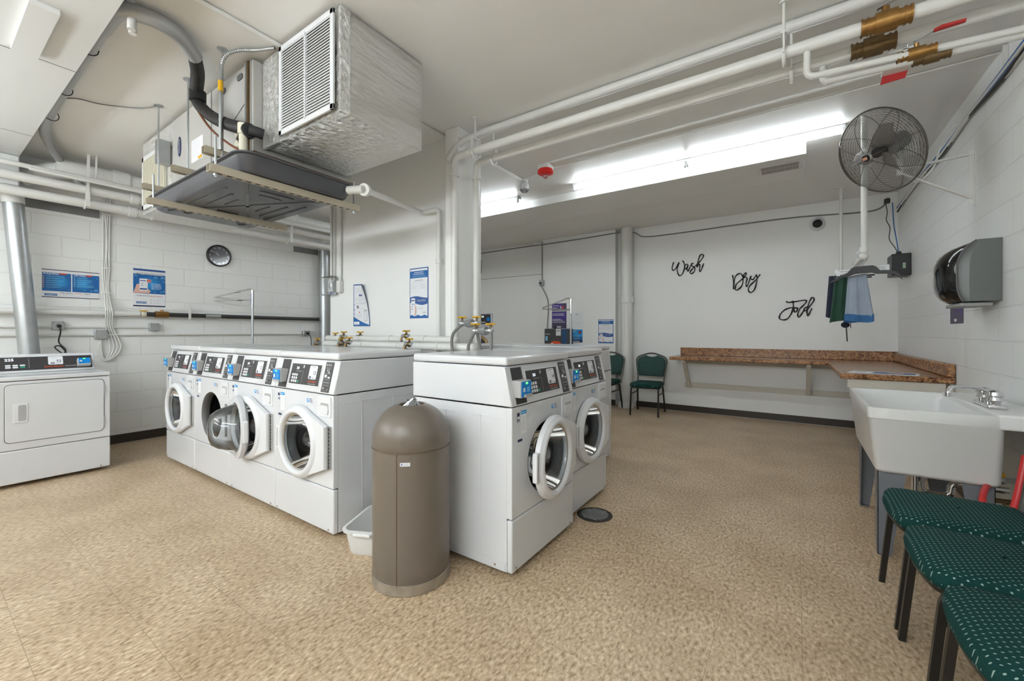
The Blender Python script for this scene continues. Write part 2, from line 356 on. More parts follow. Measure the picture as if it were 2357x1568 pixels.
    def hole_panel(s, fr, a0, a1, b0, b1, ca, cb, r, d0, d1, m, n=64):
        """rectangular plate with a round hole"""
        ins = []; outs = []
        for k in range(n):
            t = 2*PI*k/n; c, q = math.cos(t), math.sin(t); ins.append((ca+r*c, cb+r*q))
            tx = ((a1-ca)/c if c > 1e-9 else (a0-ca)/c if c < -1e-9 else 1e9); ty = ((b1-cb)/q if q > 1e-9 else (b0-cb)/q if q < -1e-9 else 1e9)
            tt = min(tx, ty); outs.append([ca+tt*c, cb+tt*q])
        for cx_, cy_ in ((a0, b0), (a1, b0), (a1, b1), (a0, b1)):
            k = min(range(n), key=lambda i: (outs[i][0]-cx_)**2+(outs[i][1]-cy_)**2); outs[k] = [cx_, cy_]
        vs = [fr.p(*p, d1) for p in outs]+[fr.p(*p, d1) for p in ins]+[fr.p(*p, d0) for p in ins]+[fr.p(*p, d0) for p in outs]
        fs = []
        for k in range(n):
            j = (k+1) % n
            fs += [(k, j, n+j, n+k), (n+k, n+j, 2*n+j, 2*n+k), (3*n+k, 3*n+j, j, k), (2*n+k, 2*n+j, 3*n+j, 3*n+k)]
        return s.add(vs, fs, m)
    def build(s, name, parent=None, bevel=0, smooth=True, ang=35, seg=2, origin=None):
        me = bpy.data.meshes.new(name)
        if parent is not None: O = WM[parent.name]
        else:
            xs = [v.x for v in s.v]; ys = [v.y for v in s.v]; zs = [v.z for v in s.v]
            c = Vector(((min(xs)+max(xs))/2, (min(ys)+max(ys))/2, min(zs))) if origin is None else Vector(origin)
            O = Matrix.Translation(c)
        I = O.inverted(); me.from_pydata([I @ v for v in s.v], [], s.f)
        for m in s.mats: me.materials.append(m)
        me.polygons.foreach_set('material_index', s.fm); me.validate(); me.update()
        import bmesh
        bm = bmesh.new(); bm.from_mesh(me); bmesh.ops.recalc_face_normals(bm, faces=bm.faces); bm.to_mesh(me); bm.free()
        if smooth:
            me.polygons.foreach_set('use_smooth', [True]*len(me.polygons)); me.set_sharp_from_angle(angle=math.radians(ang))
        o = bpy.data.objects.new(name, me); COL.objects.link(o)
        if parent is not None: o.parent = parent
        else: o.matrix_world = O
        WM[o.name] = O.copy()
        if bevel:
            b = o.modifiers.new('bevel', 'BEVEL'); b.width = bevel; b.segments = seg; b.limit_method = 'ANGLE'; b.angle_limit = math.radians(40)
            b.harden_normals = False
        return o
WM = {}
def rr(a0, a1, b0, b1, r, n=5):
    out = []
    for cx_, cy_, t0 in ((a1-r, b1-r, 0), (a0+r, b1-r, 90), (a0+r, b0+r, 180), (a1-r, b0+r, 270)):
        for i in range(n+1):
            t = math.radians(t0+90*i/n); out.append((cx_+r*math.cos(t), cy_+r*math.sin(t)))
    return out
def smooth_path(pts, k=6):
    P = [Vector(p) for p in pts]; out = []
    for i in range(len(P)-1):
        p0 = P[i-1] if i else P[0]*2-P[1]; p1 = P[i]; p2 = P[i+1]; p3 = P[i+2] if i+2 < len(P) else P[-1]*2-P[-2]
        for j in range(k):
            t = j/k; out.append(0.5*((2*p1)+(p2-p0)*t+(2*p0-5*p1+4*p2-p3)*t*t+(3*p1-p0-3*p2+p3)*t**3))
    out.append(P[-1]); return out
def elbow_path(pts, r, k=5):
    """straight runs with rounded corners of radius r"""
    P = [Vector(p) for p in pts]; out = [P[0]]
    for i in range(1, len(P)-1):
        a = (P[i-1]-P[i]).normalized(); b = (P[i+1]-P[i]).normalized()
        q = min(r, (P[i-1]-P[i]).length*0.49, (P[i+1]-P[i]).length*0.49)
        A = P[i]+a*q; B = P[i]+b*q
        for j in range(k+1):
            t = j/k; out.append((1-t)**2*A+2*t*(1-t)*P[i]+t*t*B)
    out.append(P[-1]); return out
def tag(o, label, cat, group=None, kind=None):
    o['label'] = label; o['category'] = cat
    if group: o['group'] = group
    if kind: o['kind'] = kind
    return o
def struct(o): o['kind'] = 'structure'; return o
def thing(name, label, cat, loc, rotz=0, group=None):
    o = bpy.data.objects.new(name, None); COL.objects.link(o); o.empty_display_size = 0.1
    o.location = loc; o.rotation_euler = (0, 0, rotz)
    WM[o.name] = Matrix.Translation(Vector(loc)) @ Matrix.Rotation(rotz, 4, 'Z')
    return tag(o, label, cat, group)
def copy_tree(o, parent=None):
    c = o.copy(); COL.objects.link(c); c.parent = parent
    for ch in [x for x in bpy.data.objects if x.parent == o]: copy_tree(ch, c)
    return c
WX = lambda y, x0=0, z0=0: Fr((x0, y, z0), (1, 0, 0), (0, 0, 1))       # plane facing -y
WL = lambda x, y0=0, z0=0: Fr((x, y0, z0), (0, 1, 0), (0, 0, 1))       # plane facing +x
WR = lambda x, y0=0, z0=0: Fr((x, y0, z0), (0, -1, 0), (0, 0, 1))      # plane facing -x

# ------------------------------------------------------------------ the room
XL, XR, YB, YF, ZC = -6.0, 1.0, 6.65, -3.4, 2.86
PW = 2.62        # face of the middle partition
struct(MB().box(XL-0.2, XR+0.2, YF-0.2, YB+0.2, -0.12, 0, FLOOR).build('floor', smooth=False, origin=(0, 0, 0)))
struct(MB().box(XL-0.2, XR+0.2, YF-0.2, YB+0.2, ZC, ZC+0.15, CEIL).build('ceiling', smooth=False, origin=(0, 0, 0)))
struct(MB().box(XL-0.2, XL, YF-0.2, YB+0.2, 0, ZC, BLK_L).build('wall_left', smooth=False, origin=(0, 0, 0)))
struct(MB().box(XR, XR+0.2, YF-0.2, YB+0.2, 0, ZC, BLK_R).build('wall_right', smooth=False, origin=(0, 0, 0)))
struct(MB().box(XL-0.2, XR+0.2, YB, YB+0.2, 0, ZC, WALL).build('wall_back', smooth=False, origin=(0, 0, 0)))
struct(MB().box(XL-0.2, XR+0.2, YF-0.2, YF, 0, ZC, WALL).build('wall_front', smooth=False, origin=(0, 0, 0)))
struct(MB().box(-4.17, -2.385, PW, PW+0.14, 0, ZC, WALL).build('wall_middle', smooth=False, origin=(0, 0, 0)))
struct(MB().box(-2.385, -2.245, PW-0.10, PW+0.2, 0, ZC, WALL).build('trim_1', bevel=0.006, origin=(0, 0, 0)))       # column at the partition's end
struct(MB().box(-3.80, -2.42, YB-0.12, YB, 0, ZC, WALL).build('trim_2', bevel=0.004, origin=(0, 0, 0)))           # boxed-out bay of the back wall
struct(MB().box(XL, XR, YF, 0.585, ZC-0.11, ZC, SOFF).build('trim_3', smooth=False, origin=(0, 0, 0)))            # soffit over the dryers
m = MB()
for x in (-5.0, -3.55, -1.9): m.box(x-0.003, x+0.003, YF, 0.585, ZC-0.1108, ZC-0.11, SEAM)
m.box(-3.5, -2.93, 0.33, 0.43, ZC-0.135, ZC-0.1109, SOFF)
struct(m.build('trim_4', smooth=False, origin=(0, 0, 0)))
struct(MB().box(-5.6, 0.075, 4.47, 5.15, ZC-0.095, ZC, mat('painted_duct', (0.80, 0.80, 0.77), 0.4)).build('trim_5', bevel=0.003, origin=(0, 0, 0)))
m = MB()
m.box(XL, XL+0.012, -0.6, 1.16, 2.38, 2.47, BEAM); m.box(XL, XL+0.012, 3.19, 3.56, 2.36, 2.44, BEAM)
struct(m.build('trim_6', smooth=False, origin=(0, 0, 0)))
struct(MB().box(XL, -5.65, YF, 0.585, 2.48, ZC-0.111, SOFF).build('trim_7', bevel=0.01, origin=(0, 0, 0)))
m = MB()
for i in range(60):
    y = -0.5+i*0.08; m.box(XL, XL+0.006, y, y+0.082, 1.452+0.003*math.sin(i*1.7), 1.475+0.003*math.sin(i*1.7), WALL)
struct(m.build('trim_8', smooth=False, origin=(0, 0, 0)))
struct(MB().box(XL, XL+0.008, YF, YB, 0.005, 0.10, BASEB).build('baseboard_left', bevel=0.003, origin=(0, 0, 0)))
m = MB(); m.box(-2.12, XR, YB-0.008, YB, 0.005, 0.095, BASEB); m.box(-2.7, -2.42, YB-0.128, YB-0.12, 0.005, 0.095, BASEB)
struct(m.build('baseboard_back', bevel=0.003, origin=(0, 0, 0)))
struct(MB().box(XR-0.008, XR, YF, YB-0.01, 0.005, 0.095, BASEB).build('baseboard_right', bevel=0.003, origin=(0, 0, 0)))
m = MB(); q = [at(2318, 175, x=1.0), at(2357, 112, x=1.0)]
y1 = q[0].y; z0 = q[0].z
m.box(XR-0.02, XR, y1-0.9, y1, z0-0.012, z0+0.012, WPIPE); m.box(XR-0.02, XR, y1-0.02, y1, z0, z0+0.2, WPIPE)
struct(m.build('trim_9', bevel=0.003, origin=(0, 0, 0)))

# ------------------------------------------------------------------ tube lights
def tube_fixture(x0, x1, y, z, label, group='fluorescent tube fixtures on the ceiling'):
    t = thing('tube_light', label, 'ceiling light', ((x0+x1)/2, y, z), 0, group)
    MB().box(x0, x1, y-0.02, y+0.055, z-0.03, z-0.001, WPLAS).build('housing', t, bevel=0.004)
    n = 2 if x1-x0 > 2.2 else 1; L = (x1-x0)/n
    for i in range(n):
        a = x0+i*L
        m = MB(); m.cyl((a+0.02, y-0.005, z-0.055), (a+L-0.02, y-0.005, z-0.055), 0.0155, TUBEM, 12); m.build('lamp_tube', t)
        m = MB()
        for e in (a+0.004, a+L-0.022): m.box(e, e+0.018, y-0.02, y+0.012, z-0.075, z-0.028, WPLAS)
        m.build('lamp_holder', t, bevel=0.002)
    return t
tube_fixture(-2.07, 0.33, 4.25, ZC, 'lit white fluorescent tube fixture, longer one, on ceiling before the bright ledge', None)
tube_fixture(-5.2, -2.80, 4.25, ZC, 'lit fluorescent tube half hidden behind the pillar with the white pipes', None)
def added_fixture(x0, x1, y, z):
    # fill light added to even the brightness, shaped as chain-hung tubes behind the camera
    t = thing('added_fill_light', 'added fill light shaped as chain hung tubes, unseen behind the camera', 'ceiling light', ((x0+x1)/2, y, z), 0, 'added fill lights behind the camera')
    MB().box(x0, x1, y-0.02, y+0.02, z-0.012, z+0.012, WPLAS).build('housing', t, bevel=0.004)
    for dz in (-0.04, 0.04): m = MB(); m.cyl((x0+.02, y, z+dz), (x1-.02, y, z+dz), 0.019, FILL_TUBE, 12); m.build('lamp_tube', t)
    for x in (x0+.2, x1-.2): m = MB(); m.cyl((x, y, z+.012), (x, y, ZC-.11), .003, GALV, 6); m.build('chain', t)
for x, y in ((-5.3, -0.9), (-2.2, -0.9), (-5.0, -2.5), (-1.9, -2.5)): added_fixture(x, x+2.4, y, 2.25)

# ------------------------------------------------------------------ washers
WW, WD = 0.672, 0.69
def door_outline(n=40):
    c = (0.336, 0.525); r = 0.222; hx = 0.632; h0, h1 = 0.405, 0.650
    pts = []
    a1 = math.radians(58); a0 = math.radians(-58)
    P1 = (c[0]+r*math.cos(a1), c[1]+r*math.sin(a1)); P0 = (c[0]+r*math.cos(a0), c[1]+r*math.sin(a0))
    def seg(A, B, k): return [(A[0]+(B[0]-A[0])*i/k, A[1]+(B[1]-A[1])*i/k) for i in range(k)]
    pts += seg(P0, (hx, h0), 6)+seg((hx, h0), (hx, h1), 6)+seg((hx, h1), P1, 6)
    for i in range(n):
        t = a1+(2*PI+a0-a1)*i/n; pts.append((c[0]+r*math.cos(t), c[1]+r*math.sin(t)))
    return pts
def washer(loc, rotz, num, label, door='closed', price='225', group='front loading washers around the island', back=False, swing=0):
    t = thing('front_load_washer', label, 'washing machine', loc, rotz, group); M = WM[t.name]
    F = Fr(M @ Vector((0, 0, 0)), M.to_3x3() @ Vector((1, 0, 0)), (0, 0, 1))
    # cabinet: skin without a front
    m = MB(M)
    x0, x1 = 0.002, WW-0.002
    vs = [(x0, .03, .03), (x1, .03, .03), (x1, WD, .03), (x0, WD, .03), (x0, .03, .829), (x1, .03, .829), (x1, WD, .829), (x0, WD, .829)]
    m.add(vs, [(0, 3, 2, 1), (1, 2, 6, 5), (2, 3, 7, 6), (3, 0, 4, 7)], WHITE)
    for X, sg in ((x1, 1), (x0, -1)):
        for a, b in ((0.19, 0.215), (0.43, 0.455)): m.box(min(X, X+sg*0.002), max(X, X+sg*0.002), a, a+0.006, 0.09, 0.78, WHITE)
        m.box(min(X, X+sg*.002), max(X, X+sg*.002), 0.06, 0.30, 0.775, 0.781, WHITE); m.box(min(X, X+sg*.002), max(X, X+sg*.002), 0.36, 0.60, 0.775, 0.781, WHITE)
        m.box(min(X, X+sg*.003), max(X, X+sg*.003), 0.04, 0.66, 0.03, 0.075, WHITE)
        for yy in (0.10, 0.42): m.cyl((X, yy, 0.05), (X+sg*0.005, yy, 0.05), 0.006, SILV, 8)
    m.build('cabinet', t, bevel=0)
    m = MB(M)
    for xx in (0.06, WW-0.06):
        for yy in (0.08, WD-0.08): m.cyl((xx, yy, 0), (xx, yy, 0.032), 0.02, RUB, 10)
    m.build('feet', t)
    m = MB(M); m.box(0.001, WW-0.001, 0, 0.032, 0.028, 0.284, WHITE); 
    m.build('lower_panel', t, bevel=0.008, seg=3)
    m = MB(M)
    for xx in (0.035, WW-0.05): m.cyl((xx, 0.002, 0.047), (xx, -0.003, 0.047), 0.006, SILV, 8)
    m.build('screw', t)
    m = MB(M) if back else MB()
    if back: m.box(0.001, WW-0.001, 0, 0.032, 0.290, 0.829, WHITE)
    else: m.hole_panel(F, 0.001, WW-0.001, 0.290, 0.829, 0.336, 0.525, 0.190, -0.032, 0, WHITE)
    m.build('front_panel', t, bevel=0.006 if back else 0.003, seg=2)
    # console with the sloping face
    P = [(0.0, 0.834), (0.045, 1.029), (WD, 1.029), (WD, 0.834)]
    FC = Fr(M @ Vector((0.001, 0, 0)), M.to_3x3() @ Vector((0, 1, 0)), (0, 0, 1))
    m = MB(); m.prism(FC, P, 0, WW-0.002, WHITE); m.build('console', t, bevel=0.006, seg=2)
    m = MB(M); m.box(0.0, WW, 0.030, WD, 1.033, 1.076, WHITE); m.build('lid', t, bevel=0.014, seg=4)
    if back:
        m = MB(M); m.box(0.02, WW-0.02, WD, WD+0.004, 0.96, 1.02, LGREY)
        for xx in (0.08, 0.3, 0.6): m.cyl((xx, WD, 0.99), (xx, WD+0.008, 0.99), 0.006, SEAM, 8)
        m.build('rear_panel', t)
        return t
    sl = Vector((0, 0.045, 0.195)).normalized()
    R3 = M.to_3x3(); K = Fr(M @ Vector((0, -0.0005, 0.834)), R3 @ Vector((1, 0, 0)), R3 @ sl)
    # dark strip behind the card reader
    m = MB(); m.prism(K, [(0.045, 0.008), (0.138, 0.008), (0.138, 0.19), (0.045, 0.19)], -0.001, 0.003, DARK); m.build('mounting_strip', t)
    m = MB()
    m.prism(K, rr(0.165, 0.507, 0.032, 0.172, 0.006), -0.001, 0.0025, WPLAS)
    m.prism(K, [(0.171, 0.038), (0.501, 0.038), (0.501, 0.166), (0.171, 0.166)], 0.002, 0.0045, DARK)
    K2 = Fr(K.p(0, 0, 0.005), K.u, K.v)
    m.text(K2, price, 0.232, 0.132, 0.014, 1, LEDW)
    for i in range(5): m.rect(K2, 0.236+i*0.013, 0.241+i*0.013, 0.116, 0.122, 1, INKL)
    for r_ in range(3):
        for c_ in range(3): m.rrect(K2, 0.195+c_*0.023, 0.212+c_*0.023, 0.048+r_*0.02, 0.063+r_*0.02, 0.003, 1, PAPER)
        m.rect(K2, 0.183, 0.191, 0.053+r_*0.02, 0.056+r_*0.02, 1, INKL)
    m.rrect(K2, 0.266, 0.283, 0.048, 0.063, 0.003, 1, GREEN)
    m.rect(K2, 0.313, 0.3155, 0.045, 0.125, 1, INKG)
    m.disc(K2, 0.314, 0.149, 0.011, 1, SILV, 16)
    m.text(K2, 'Speed Queen', 0.388, 0.058, 0.010, 1, ORNG, width=0.088)
    m.text(K2, 'Commercial Washer', 0.392, 0.044, 0.007, 1, INKL, width=0.084)
    m.build('control_panel', t)
    m = MB(); m.prism(K2, rr(0.382, 0.466, 0.076, 0.160, 0.010), 0, 0.0008, PAPER)
    K3 = Fr(K.p(0, 0, 0.0062), K.u, K.v)
    m.lines(K3, 0.394, 0.454, 0.154, 1, 0.007, 0.003, 1, INKG); m.lines(K3, 0.394, 0.454, 0.147, 2, 0.006, 0.0012, 1, INKL)
    m.text(K3, num, 0.428, 0.104, 0.024, 1, INKN, width=0.030)
    m.rect(K3, 0.394, 0.414, 0.087, 0.094, 1, INKN); m.rect(K3, 0.394, 0.414, 0.079, 0.085, 1, INKN); m.text(K3, 'CALECO', 0.424, 0.081, 0.007, 1, INKN, width=0.034)
    m.build('number_sticker', t)
    # icon strip at the right
    m = MB(); m.prism(K, [(0.540, 0.010), (0.618, 0.010), (0.618, 0.190), (0.540, 0.190)], -0.001, 0.0025, DARK)
    K4 = Fr(K.p(0, 0, 0.0028), K.u, K.v)
    for i in range(5):
        b = 0.018+i*0.0345
        m.rrect(K4, 0.546, 0.612, b, b+0.030, 0.005, 1, LGREY); m.rrect(K4, 0.5475, 0.6105, b+0.0015, b+0.0285, 0.004, 2, DARK)
    for k_ in range(3): m.disc(K4, 0.558+0.019*k_, 0.171, 0.006, 3, PAPER, 12); m.disc(K4, 0.558+0.019*k_, 0.171, 0.0035, 4, DARK, 12)
    m.rect(K4, 0.586, 0.590, 0.125, 0.146, 3, PAPER); m.rect(K4, 0.582, 0.598, 0.124, 0.128, 3, PAPER); m.rect(K4, 0.566, 0.578, 0.130, 0.146, 3, INKG)
    m.rect(K4, 0.552, 0.575, 0.096, 0.112, 3, PAPER); m.rect(K4, 0.586, 0.606, 0.092, 0.102, 3, PAPER)
    for k_ in range(5): m.rect(K4, 0.552+0.012*k_, 0.559+0.012*k_, 0.062, 0.072, 3, INKG)
    m.disc(K4, 0.572, 0.03, 0.003, 3, PAPER, 8); m.disc(K4, 0.602, 0.028, 0.003, 3, PAPER, 8); m.rect(K4, 0.553, 0.566, 0.026, 0.040, 3, INKG)
    m.build('icon_strip', t)
    # card reader
    m = MB(M); m.box(0.036, 0.132, -0.028, 0.028, 0.876, 0.960, LGREY); rd = m.build('card_reader', t, bevel=0.004)
    m = MB(); fr = Fr(M @ Vector((0, -0.0285, 0)), R3 @ Vector((1, 0, 0)), (0, 0, 1))
    m.prism(fr, rr(0.042, 0.128, 0.880, 0.956, 0.004), 0, 0.003, BLUE)
    f2 = Fr(fr.p(0, 0, 0.0032), fr.u, fr.v)
    m.rect(f2, 0.075, 0.095, 0.942, 0.952, 1, LEDG); m.rect(f2, 0.052, 0.070, 0.905, 0.925, 1, PAPER)
    for k_ in range(3): m.tube([f2.p(0.086+k_*0.009, 0.905-k_*0.002, .001), f2.p(0.091+k_*0.009, 0.915, .001), f2.p(0.086+k_*0.009, 0.925+k_*0.002, .001)], 0.0013, INKS, 5)
    m.build('reader_face', rd)
    m = MB(); m.prism(fr, rr(0.060, 0.128, 0.878, 0.893, 0.004), 0.002, 0.012, LGREY); m.build('card_lip', rd)
    # dispenser drawer
    m = MB(); m.prism(F, rr(0.512, 0.650, 0.700, 0.820, 0.008), -0.002, 0.005, WPLAS)
    dr = m.build('dispenser_drawer', t, bevel=0.002)
    m = MB(); m.prism(F, rr(0.545, 0.630, 0.722, 0.782, 0.012), 0.004, 0.0055, LGREY); m.prism(F, rr(0.545, 0.630, 0.716, 0.768, 0.018), 0.0054, 0.011, WPLAS); m.build('pull', dr, bevel=.003)  # grey band above the lip paints the shadow of the scoop
    # stickers on the front
    m = MB(); m.rect(F, 0.045, 0.068, 0.755, 0.800, 1, INKN); m.rect(F, 0.048, 0.065, 0.768, 0.782, 2, PAPER)
    m.text(F, 'ENERGY', 0.047, 0.757, 0.006, 3, PAPER, width=0.019)
    m.rect(F, 0.078, 0.130, 0.788, 0.806, 1, INKC); m.lines(F, 0.082, 0.126, 0.799, 1, .01, 0.003, 2, PAPER)
    m.rect(F, 0.078, 0.130, 0.690, 0.788, 1, PAPER); m.lines(F, 0.088, 0.126, 0.775, 6, 0.012, 0.0025, 2, INKL)
    m.rect(F, 0.050, 0.092, 0.655, 0.668, 1, INKN); m.lines(F, 0.050, 0.092, 0.648, 3, 0.006, 0.0015, 1, INKL)
    m.build('sticker', t); m = MB()
    m.disc(F, 0.405, 0.782, 0.013, 1, INKC, 14); m.disc(F, 0.409, 0.784, 0.006, 2, PAPER, 10)
    m.text(F, 'METER', 0.423, 0.789, 0.006, 1, INKM, width=0.03); m.text(F, 'SAVES', 0.423, 0.779, 0.006, 1, INKM, width=0.032); m.text(F, 'WATER', 0.423, 0.769, 0.006, 1, INKM, width=0.034)
    m.build('sticker', t)
    # drum and gasket
    ax = R3 @ Vector((0, 1, 0)); oc = M @ Vector((0.336, 0.0, 0.525))
    m = MB(); m.lathe([(0.178, 0.05), (0.205, 0.055), (0.215, 0.10), (0.215, 0.42), (0.12, 0.44), (0.001, 0.44)], oc, ax, DRUM, 40)
    for k_ in range(3):
        a = 2*PI*k_/3+0.5; u = R3 @ Vector((math.cos(a), 0, 0))+Vector((0, 0, math.sin(a)))
        m.bar(oc+ax*0.12+u*0.19, oc+ax*0.41+u*0.19, 0.05, RUB, 0.035)
    m.build('drum', t)
    m = MB(); m.lathe([(0.190, -0.001), (0.186, 0.003), (0.178, 0.02), (0.175, 0.035), (0.180, 0.055), (0.205, 0.056)], oc, ax, mat('gasket_rubber', (.13, .13, .13), .5), 48); m.build('gasket', t)
    # door (built shut; an open one is swung about its hinge)
    H = M @ Vector((0.636, -0.006, 0))
    D = Matrix.Translation(H) @ Matrix.Rotation(swing, 4, 'Z') @ Matrix.Translation(-H)
    FD = Fr(D @ F.p(0, 0, 0), (D.to_3x3() @ F.u), (0, 0, 1))
    out = door_outline(); n = len(out); c = (0.336, 0.525)
    m = MB()
    # face plate: hull outline to the round ring, then the ring rolls inwards to the glass
    ring = lambda r: [(c[0]+r*math.cos(math.atan2(p[1]-c[1], p[0]-c[0])), c[1]+r*math.sin(math.atan2(p[1]-c[1], p[0]-c[0]))) for p in out]
    loops = [([p for p in out], 0.008), ([p for p in out], 0.030), ([(c[0]+(p[0]-c[0])*0.985, c[1]+(p[1]-c[1])*0.985) for p in out], 0.036),
             (ring(0.214), 0.037), (ring(0.208), 0.045), (ring(0.196), 0.052), (ring(0.184), 0.052), (ring(0.176), 0.044), (ring(0.172), 0.030), (ring(0.172), 0.006), (ring(0.205), 0.006)]
    vs = [FD.p(a, b, d) for lp, d in loops for a, b in lp]
    fs = [(i*n+k, i*n+(k+1) % n, (i+1)*n+(k+1) % n, (i+1)*n+k) for i in range(len(loops)-1) for k in range(n)]
    fs += [((len(loops)-1)*n+k, (len(loops)-1)*n+(k+1) % n, (k+1) % n, k) for k in range(n)]
    m.add(vs, fs, WPLAS)
    dd = m.build('door', t, ang=50)
    m = MB(); gx = -FD.n; o2 = FD.p(c[0], c[1], 0)
    m.lathe([(0.173, -0.034), (0.164, -0.030), (0.161, -0.030)], o2, gx, SILV, 48); m.build('window_ring', dd)
    m = MB(); m.lathe([(0.170, -0.026), (0.164, 0.00), (0.152, 0.045), (0.132, 0.10), (0.105, 0.135), (0.06, 0.150), (0.001, 0.152)], o2, gx, GLASS, 48)
    gl = m.build('glass_bowl', dd)
    m = MB(); m.prism(FD, rr(0.092, 0.132, 0.450, 0.600, 0.012), 0.010, 0.036, WPLAS); hn = m.build('handle', dd, bevel=0.004)
    m = MB(); m.prism(FD, rr(0.100, 0.112, 0.466, 0.586, 0.005), 0.0355, 0.0368, LGREY); m.build('finger_slot', hn)
    m = MB(); m.prism(Fr(F.p(0, 0, 0), F.u, F.v), rr(0.634, 0.656, 0.405, 0.650, 0.002), 0.0, 0.014, SILV)
    for k_ in range(11): m.prism(F, [(0.641, 0.414+k_*0.0215), (0.649, 0.414+k_*0.0215), (0.649, 0.424+k_*0.0215), (0.641, 0.424+k_*0.0215)], 0.0135, 0.0152, BLACK)
    m.cyl(F.p(0.636, 0.403, 0.016), F.p(0.636, 0.652, 0.016), 0.006, GREY, 8)
    m.build('hinge', t)
    return t
rowlab = [('10', 'front loading washer at far left of the row, next to the clock wall'),
          ('11', 'front loading washer with its door swung wide open, dark drum showing'),
          ('12', "front loading washer whose front is half covered by the neighbour's open door"),
          ('13', 'front loading washer numbered 13, right end of the row by the white tub')]
for i, (num, lab) in enumerate(rowlab):
    washer((-4.886+i*WW, 1.40, 0), 0, num, lab, swing=(math.radians(168) if i == 1 else 0), price='225')
washer((-1.13, 1.655, 0), PI/2, '14', 'front loading washer numbered 14 behind the taupe trash can, door slightly ajar', swing=math.radians(5))
washer((-1.185, 2.335, 0), PI/2, '15', 'front loading washer numbered 15, set back behind number 14 by the floor drain')
washer((-1.47, 3.86, 0), PI, '16', 'washer facing away at right end of the back row, seen as lid and side', back=True, group='washers facing away in the back row')
washer((-1.47-WW-0.004, 3.86, 0), PI, '17', 'washer facing away, second from right in the back row, only lid seen', back=True, group='washers facing away in the back row')

# ------------------------------------------------------------------ dryer 32
t = thing('commercial_dryer', 'white commercial dryer numbered 32 against the clock wall at left edge', 'dryer', (-5.3, 0.69, 0))
y0, y1, xf = 0.352, 1.030, -4.966
MB().box(-5.66, xf-0.02, y0, y1, 0.03, 0.815, WHITE).build('cabinet', t, bevel=0.005)
MB().box(xf-0.022, xf, y0, y1, 0.028, 0.282, WHITE).build('lower_panel', t, bevel=0.008)
MB().box(xf-0.022, xf, y0, y1, 0.287, 0.815, WHITE).build('front_panel', t, bevel=0.006)
MB().box(-5.66, xf+0.004, y0-0.002, y1+0.002, 0.820, 0.852, WHITE).build('top_panel', t, bevel=0.008, seg=3)
F = WL(xf)
m = MB(); m.prism(F, rr(0.436, 0.992, 0.343, 0.794, 0.03), -0.002, 0.001, SEAM); m.build('door_gap', t)
m = MB(); m.prism(F, rr(0.440, 0.988, 0.347, 0.790, 0.028), 0, 0.006, WHITE); d = m.build('door', t, bevel=0.003)
m = MB(); m.prism(F, rr(0.480, 0.556, 0.495, 0.645, 0.006), 0.005, 0.010, WPLAS); h = m.build('pull_handle', d, bevel=0.002)
m = MB(); m.prism(F, rr(0.506, 0.548, 0.508, 0.632, 0.010), 0.0095, 0.0105, LGREY); m.build('finger_recess', h)
for z in (0.43, 0.70): m = MB(); m.prism(F, rr(0.986, 0.996, z-0.04, z+0.04, 0.003), 0.001, 0.009, LGREY); m.build('hinge', t)
m = MB()
for y in (0.40, 0.97): m.cyl((xf, y, 0.045), (xf+0.004, y, 0.045), 0.006, SILV, 8)
m.build('screw', t)
FC = Fr((-5.66, y0, 0), (1, 0, 0), (0, 0, 1))
m = MB(); m.prism(Fr((0, y1-0.012, 0), (1, 0, 0), (0, 0, 1)), [(-5.62, 0.853), (-5.40, 0.853), (-5.47, 1.005), (-5.62, 1.005)], 0, 0.665, WHITE); m.build('control_console', t, bevel=0.006)
sl = Vector((-0.07, 0, 0.152)).normalized(); K = Fr((-5.40+0.0008, 0, 0.853), (0, 1, 0), sl)
m = MB(); m.prism(K, [(y0+0.012, 0.022), (y1-0.032, 0.022), (y1-0.032, 0.142), (y0+0.012, 0.142)], 0, 0.003, DARK)
K2 = Fr(K.p(0, 0, 0.0035), K.u, K.v)
m.text(K2, '225', 0.480, 0.108, 0.022, 1, LEDW, width=0.05)
for i in range(3):
    m.rrect(K2, 0.482+i*0.04, 0.512+i*0.04, 0.060, 0.074, 0.004, 1, PAPER); m.rrect(K2, 0.482+i*0.04, 0.512+i*0.04, 0.042, 0.056, 0.004, 1, GREEN if i == 2 else PAPER)
m.rect(K2, 0.612, 0.6145, 0.04, 0.125, 1, INKG)
m.text(K2, 'Speed Queen', 0.700, 0.040, 0.014, 1, ORNG, width=0.115); m.text(K2, 'Commercial Dryer', 0.825, 0.042, 0.010, 1, INKL, width=0.09)
m.build('control_panel', t)
m = MB(); m.prism(K2, rr(0.725, 0.815, 0.062, 0.140, 0.01), 0, 0.001, PAPER); K3 = Fr(K2.p(0, 0, 0.0012), K.u, K.v)
m.text(K3, '32', 0.772, 0.085, 0.022, 1, INKN, width=0.032); m.lines(K3, 0.735, 0.80, 0.132, 2, 0.007, 0.0015, 1, INKL); m.rect(K3, 0.738, 0.764, 0.078, 0.083, 1, INKN); m.rect(K3, 0.738, 0.764, 0.069, 0.075, 1, INKN)
m.text(K3, 'CALECO', 0.772, 0.070, 0.007, 1, INKN, width=0.028); m.build('number_sticker', t)
m = MB(); m.prism(K, [(0.900, 0.03), (0.985, 0.03), (0.985, 0.10), (0.900, 0.10)], 0.002, 0.045, LGREY); rd = m.build('card_reader', t, bevel=0.004)
m = MB(); m.prism(K, rr(0.906, 0.980, 0.046, 0.098, 0.004), 0.045, 0.048, BLUE); K3 = Fr(K.p(0, 0, 0.0485), K.u, K.v)
m.rect(K3, 0.934, 0.950, 0.086, 0.096, 1, LEDG); m.rect(K3, 0.912, 0.928, 0.062, 0.076, 1, PAPER); m.build('reader_face', rd)

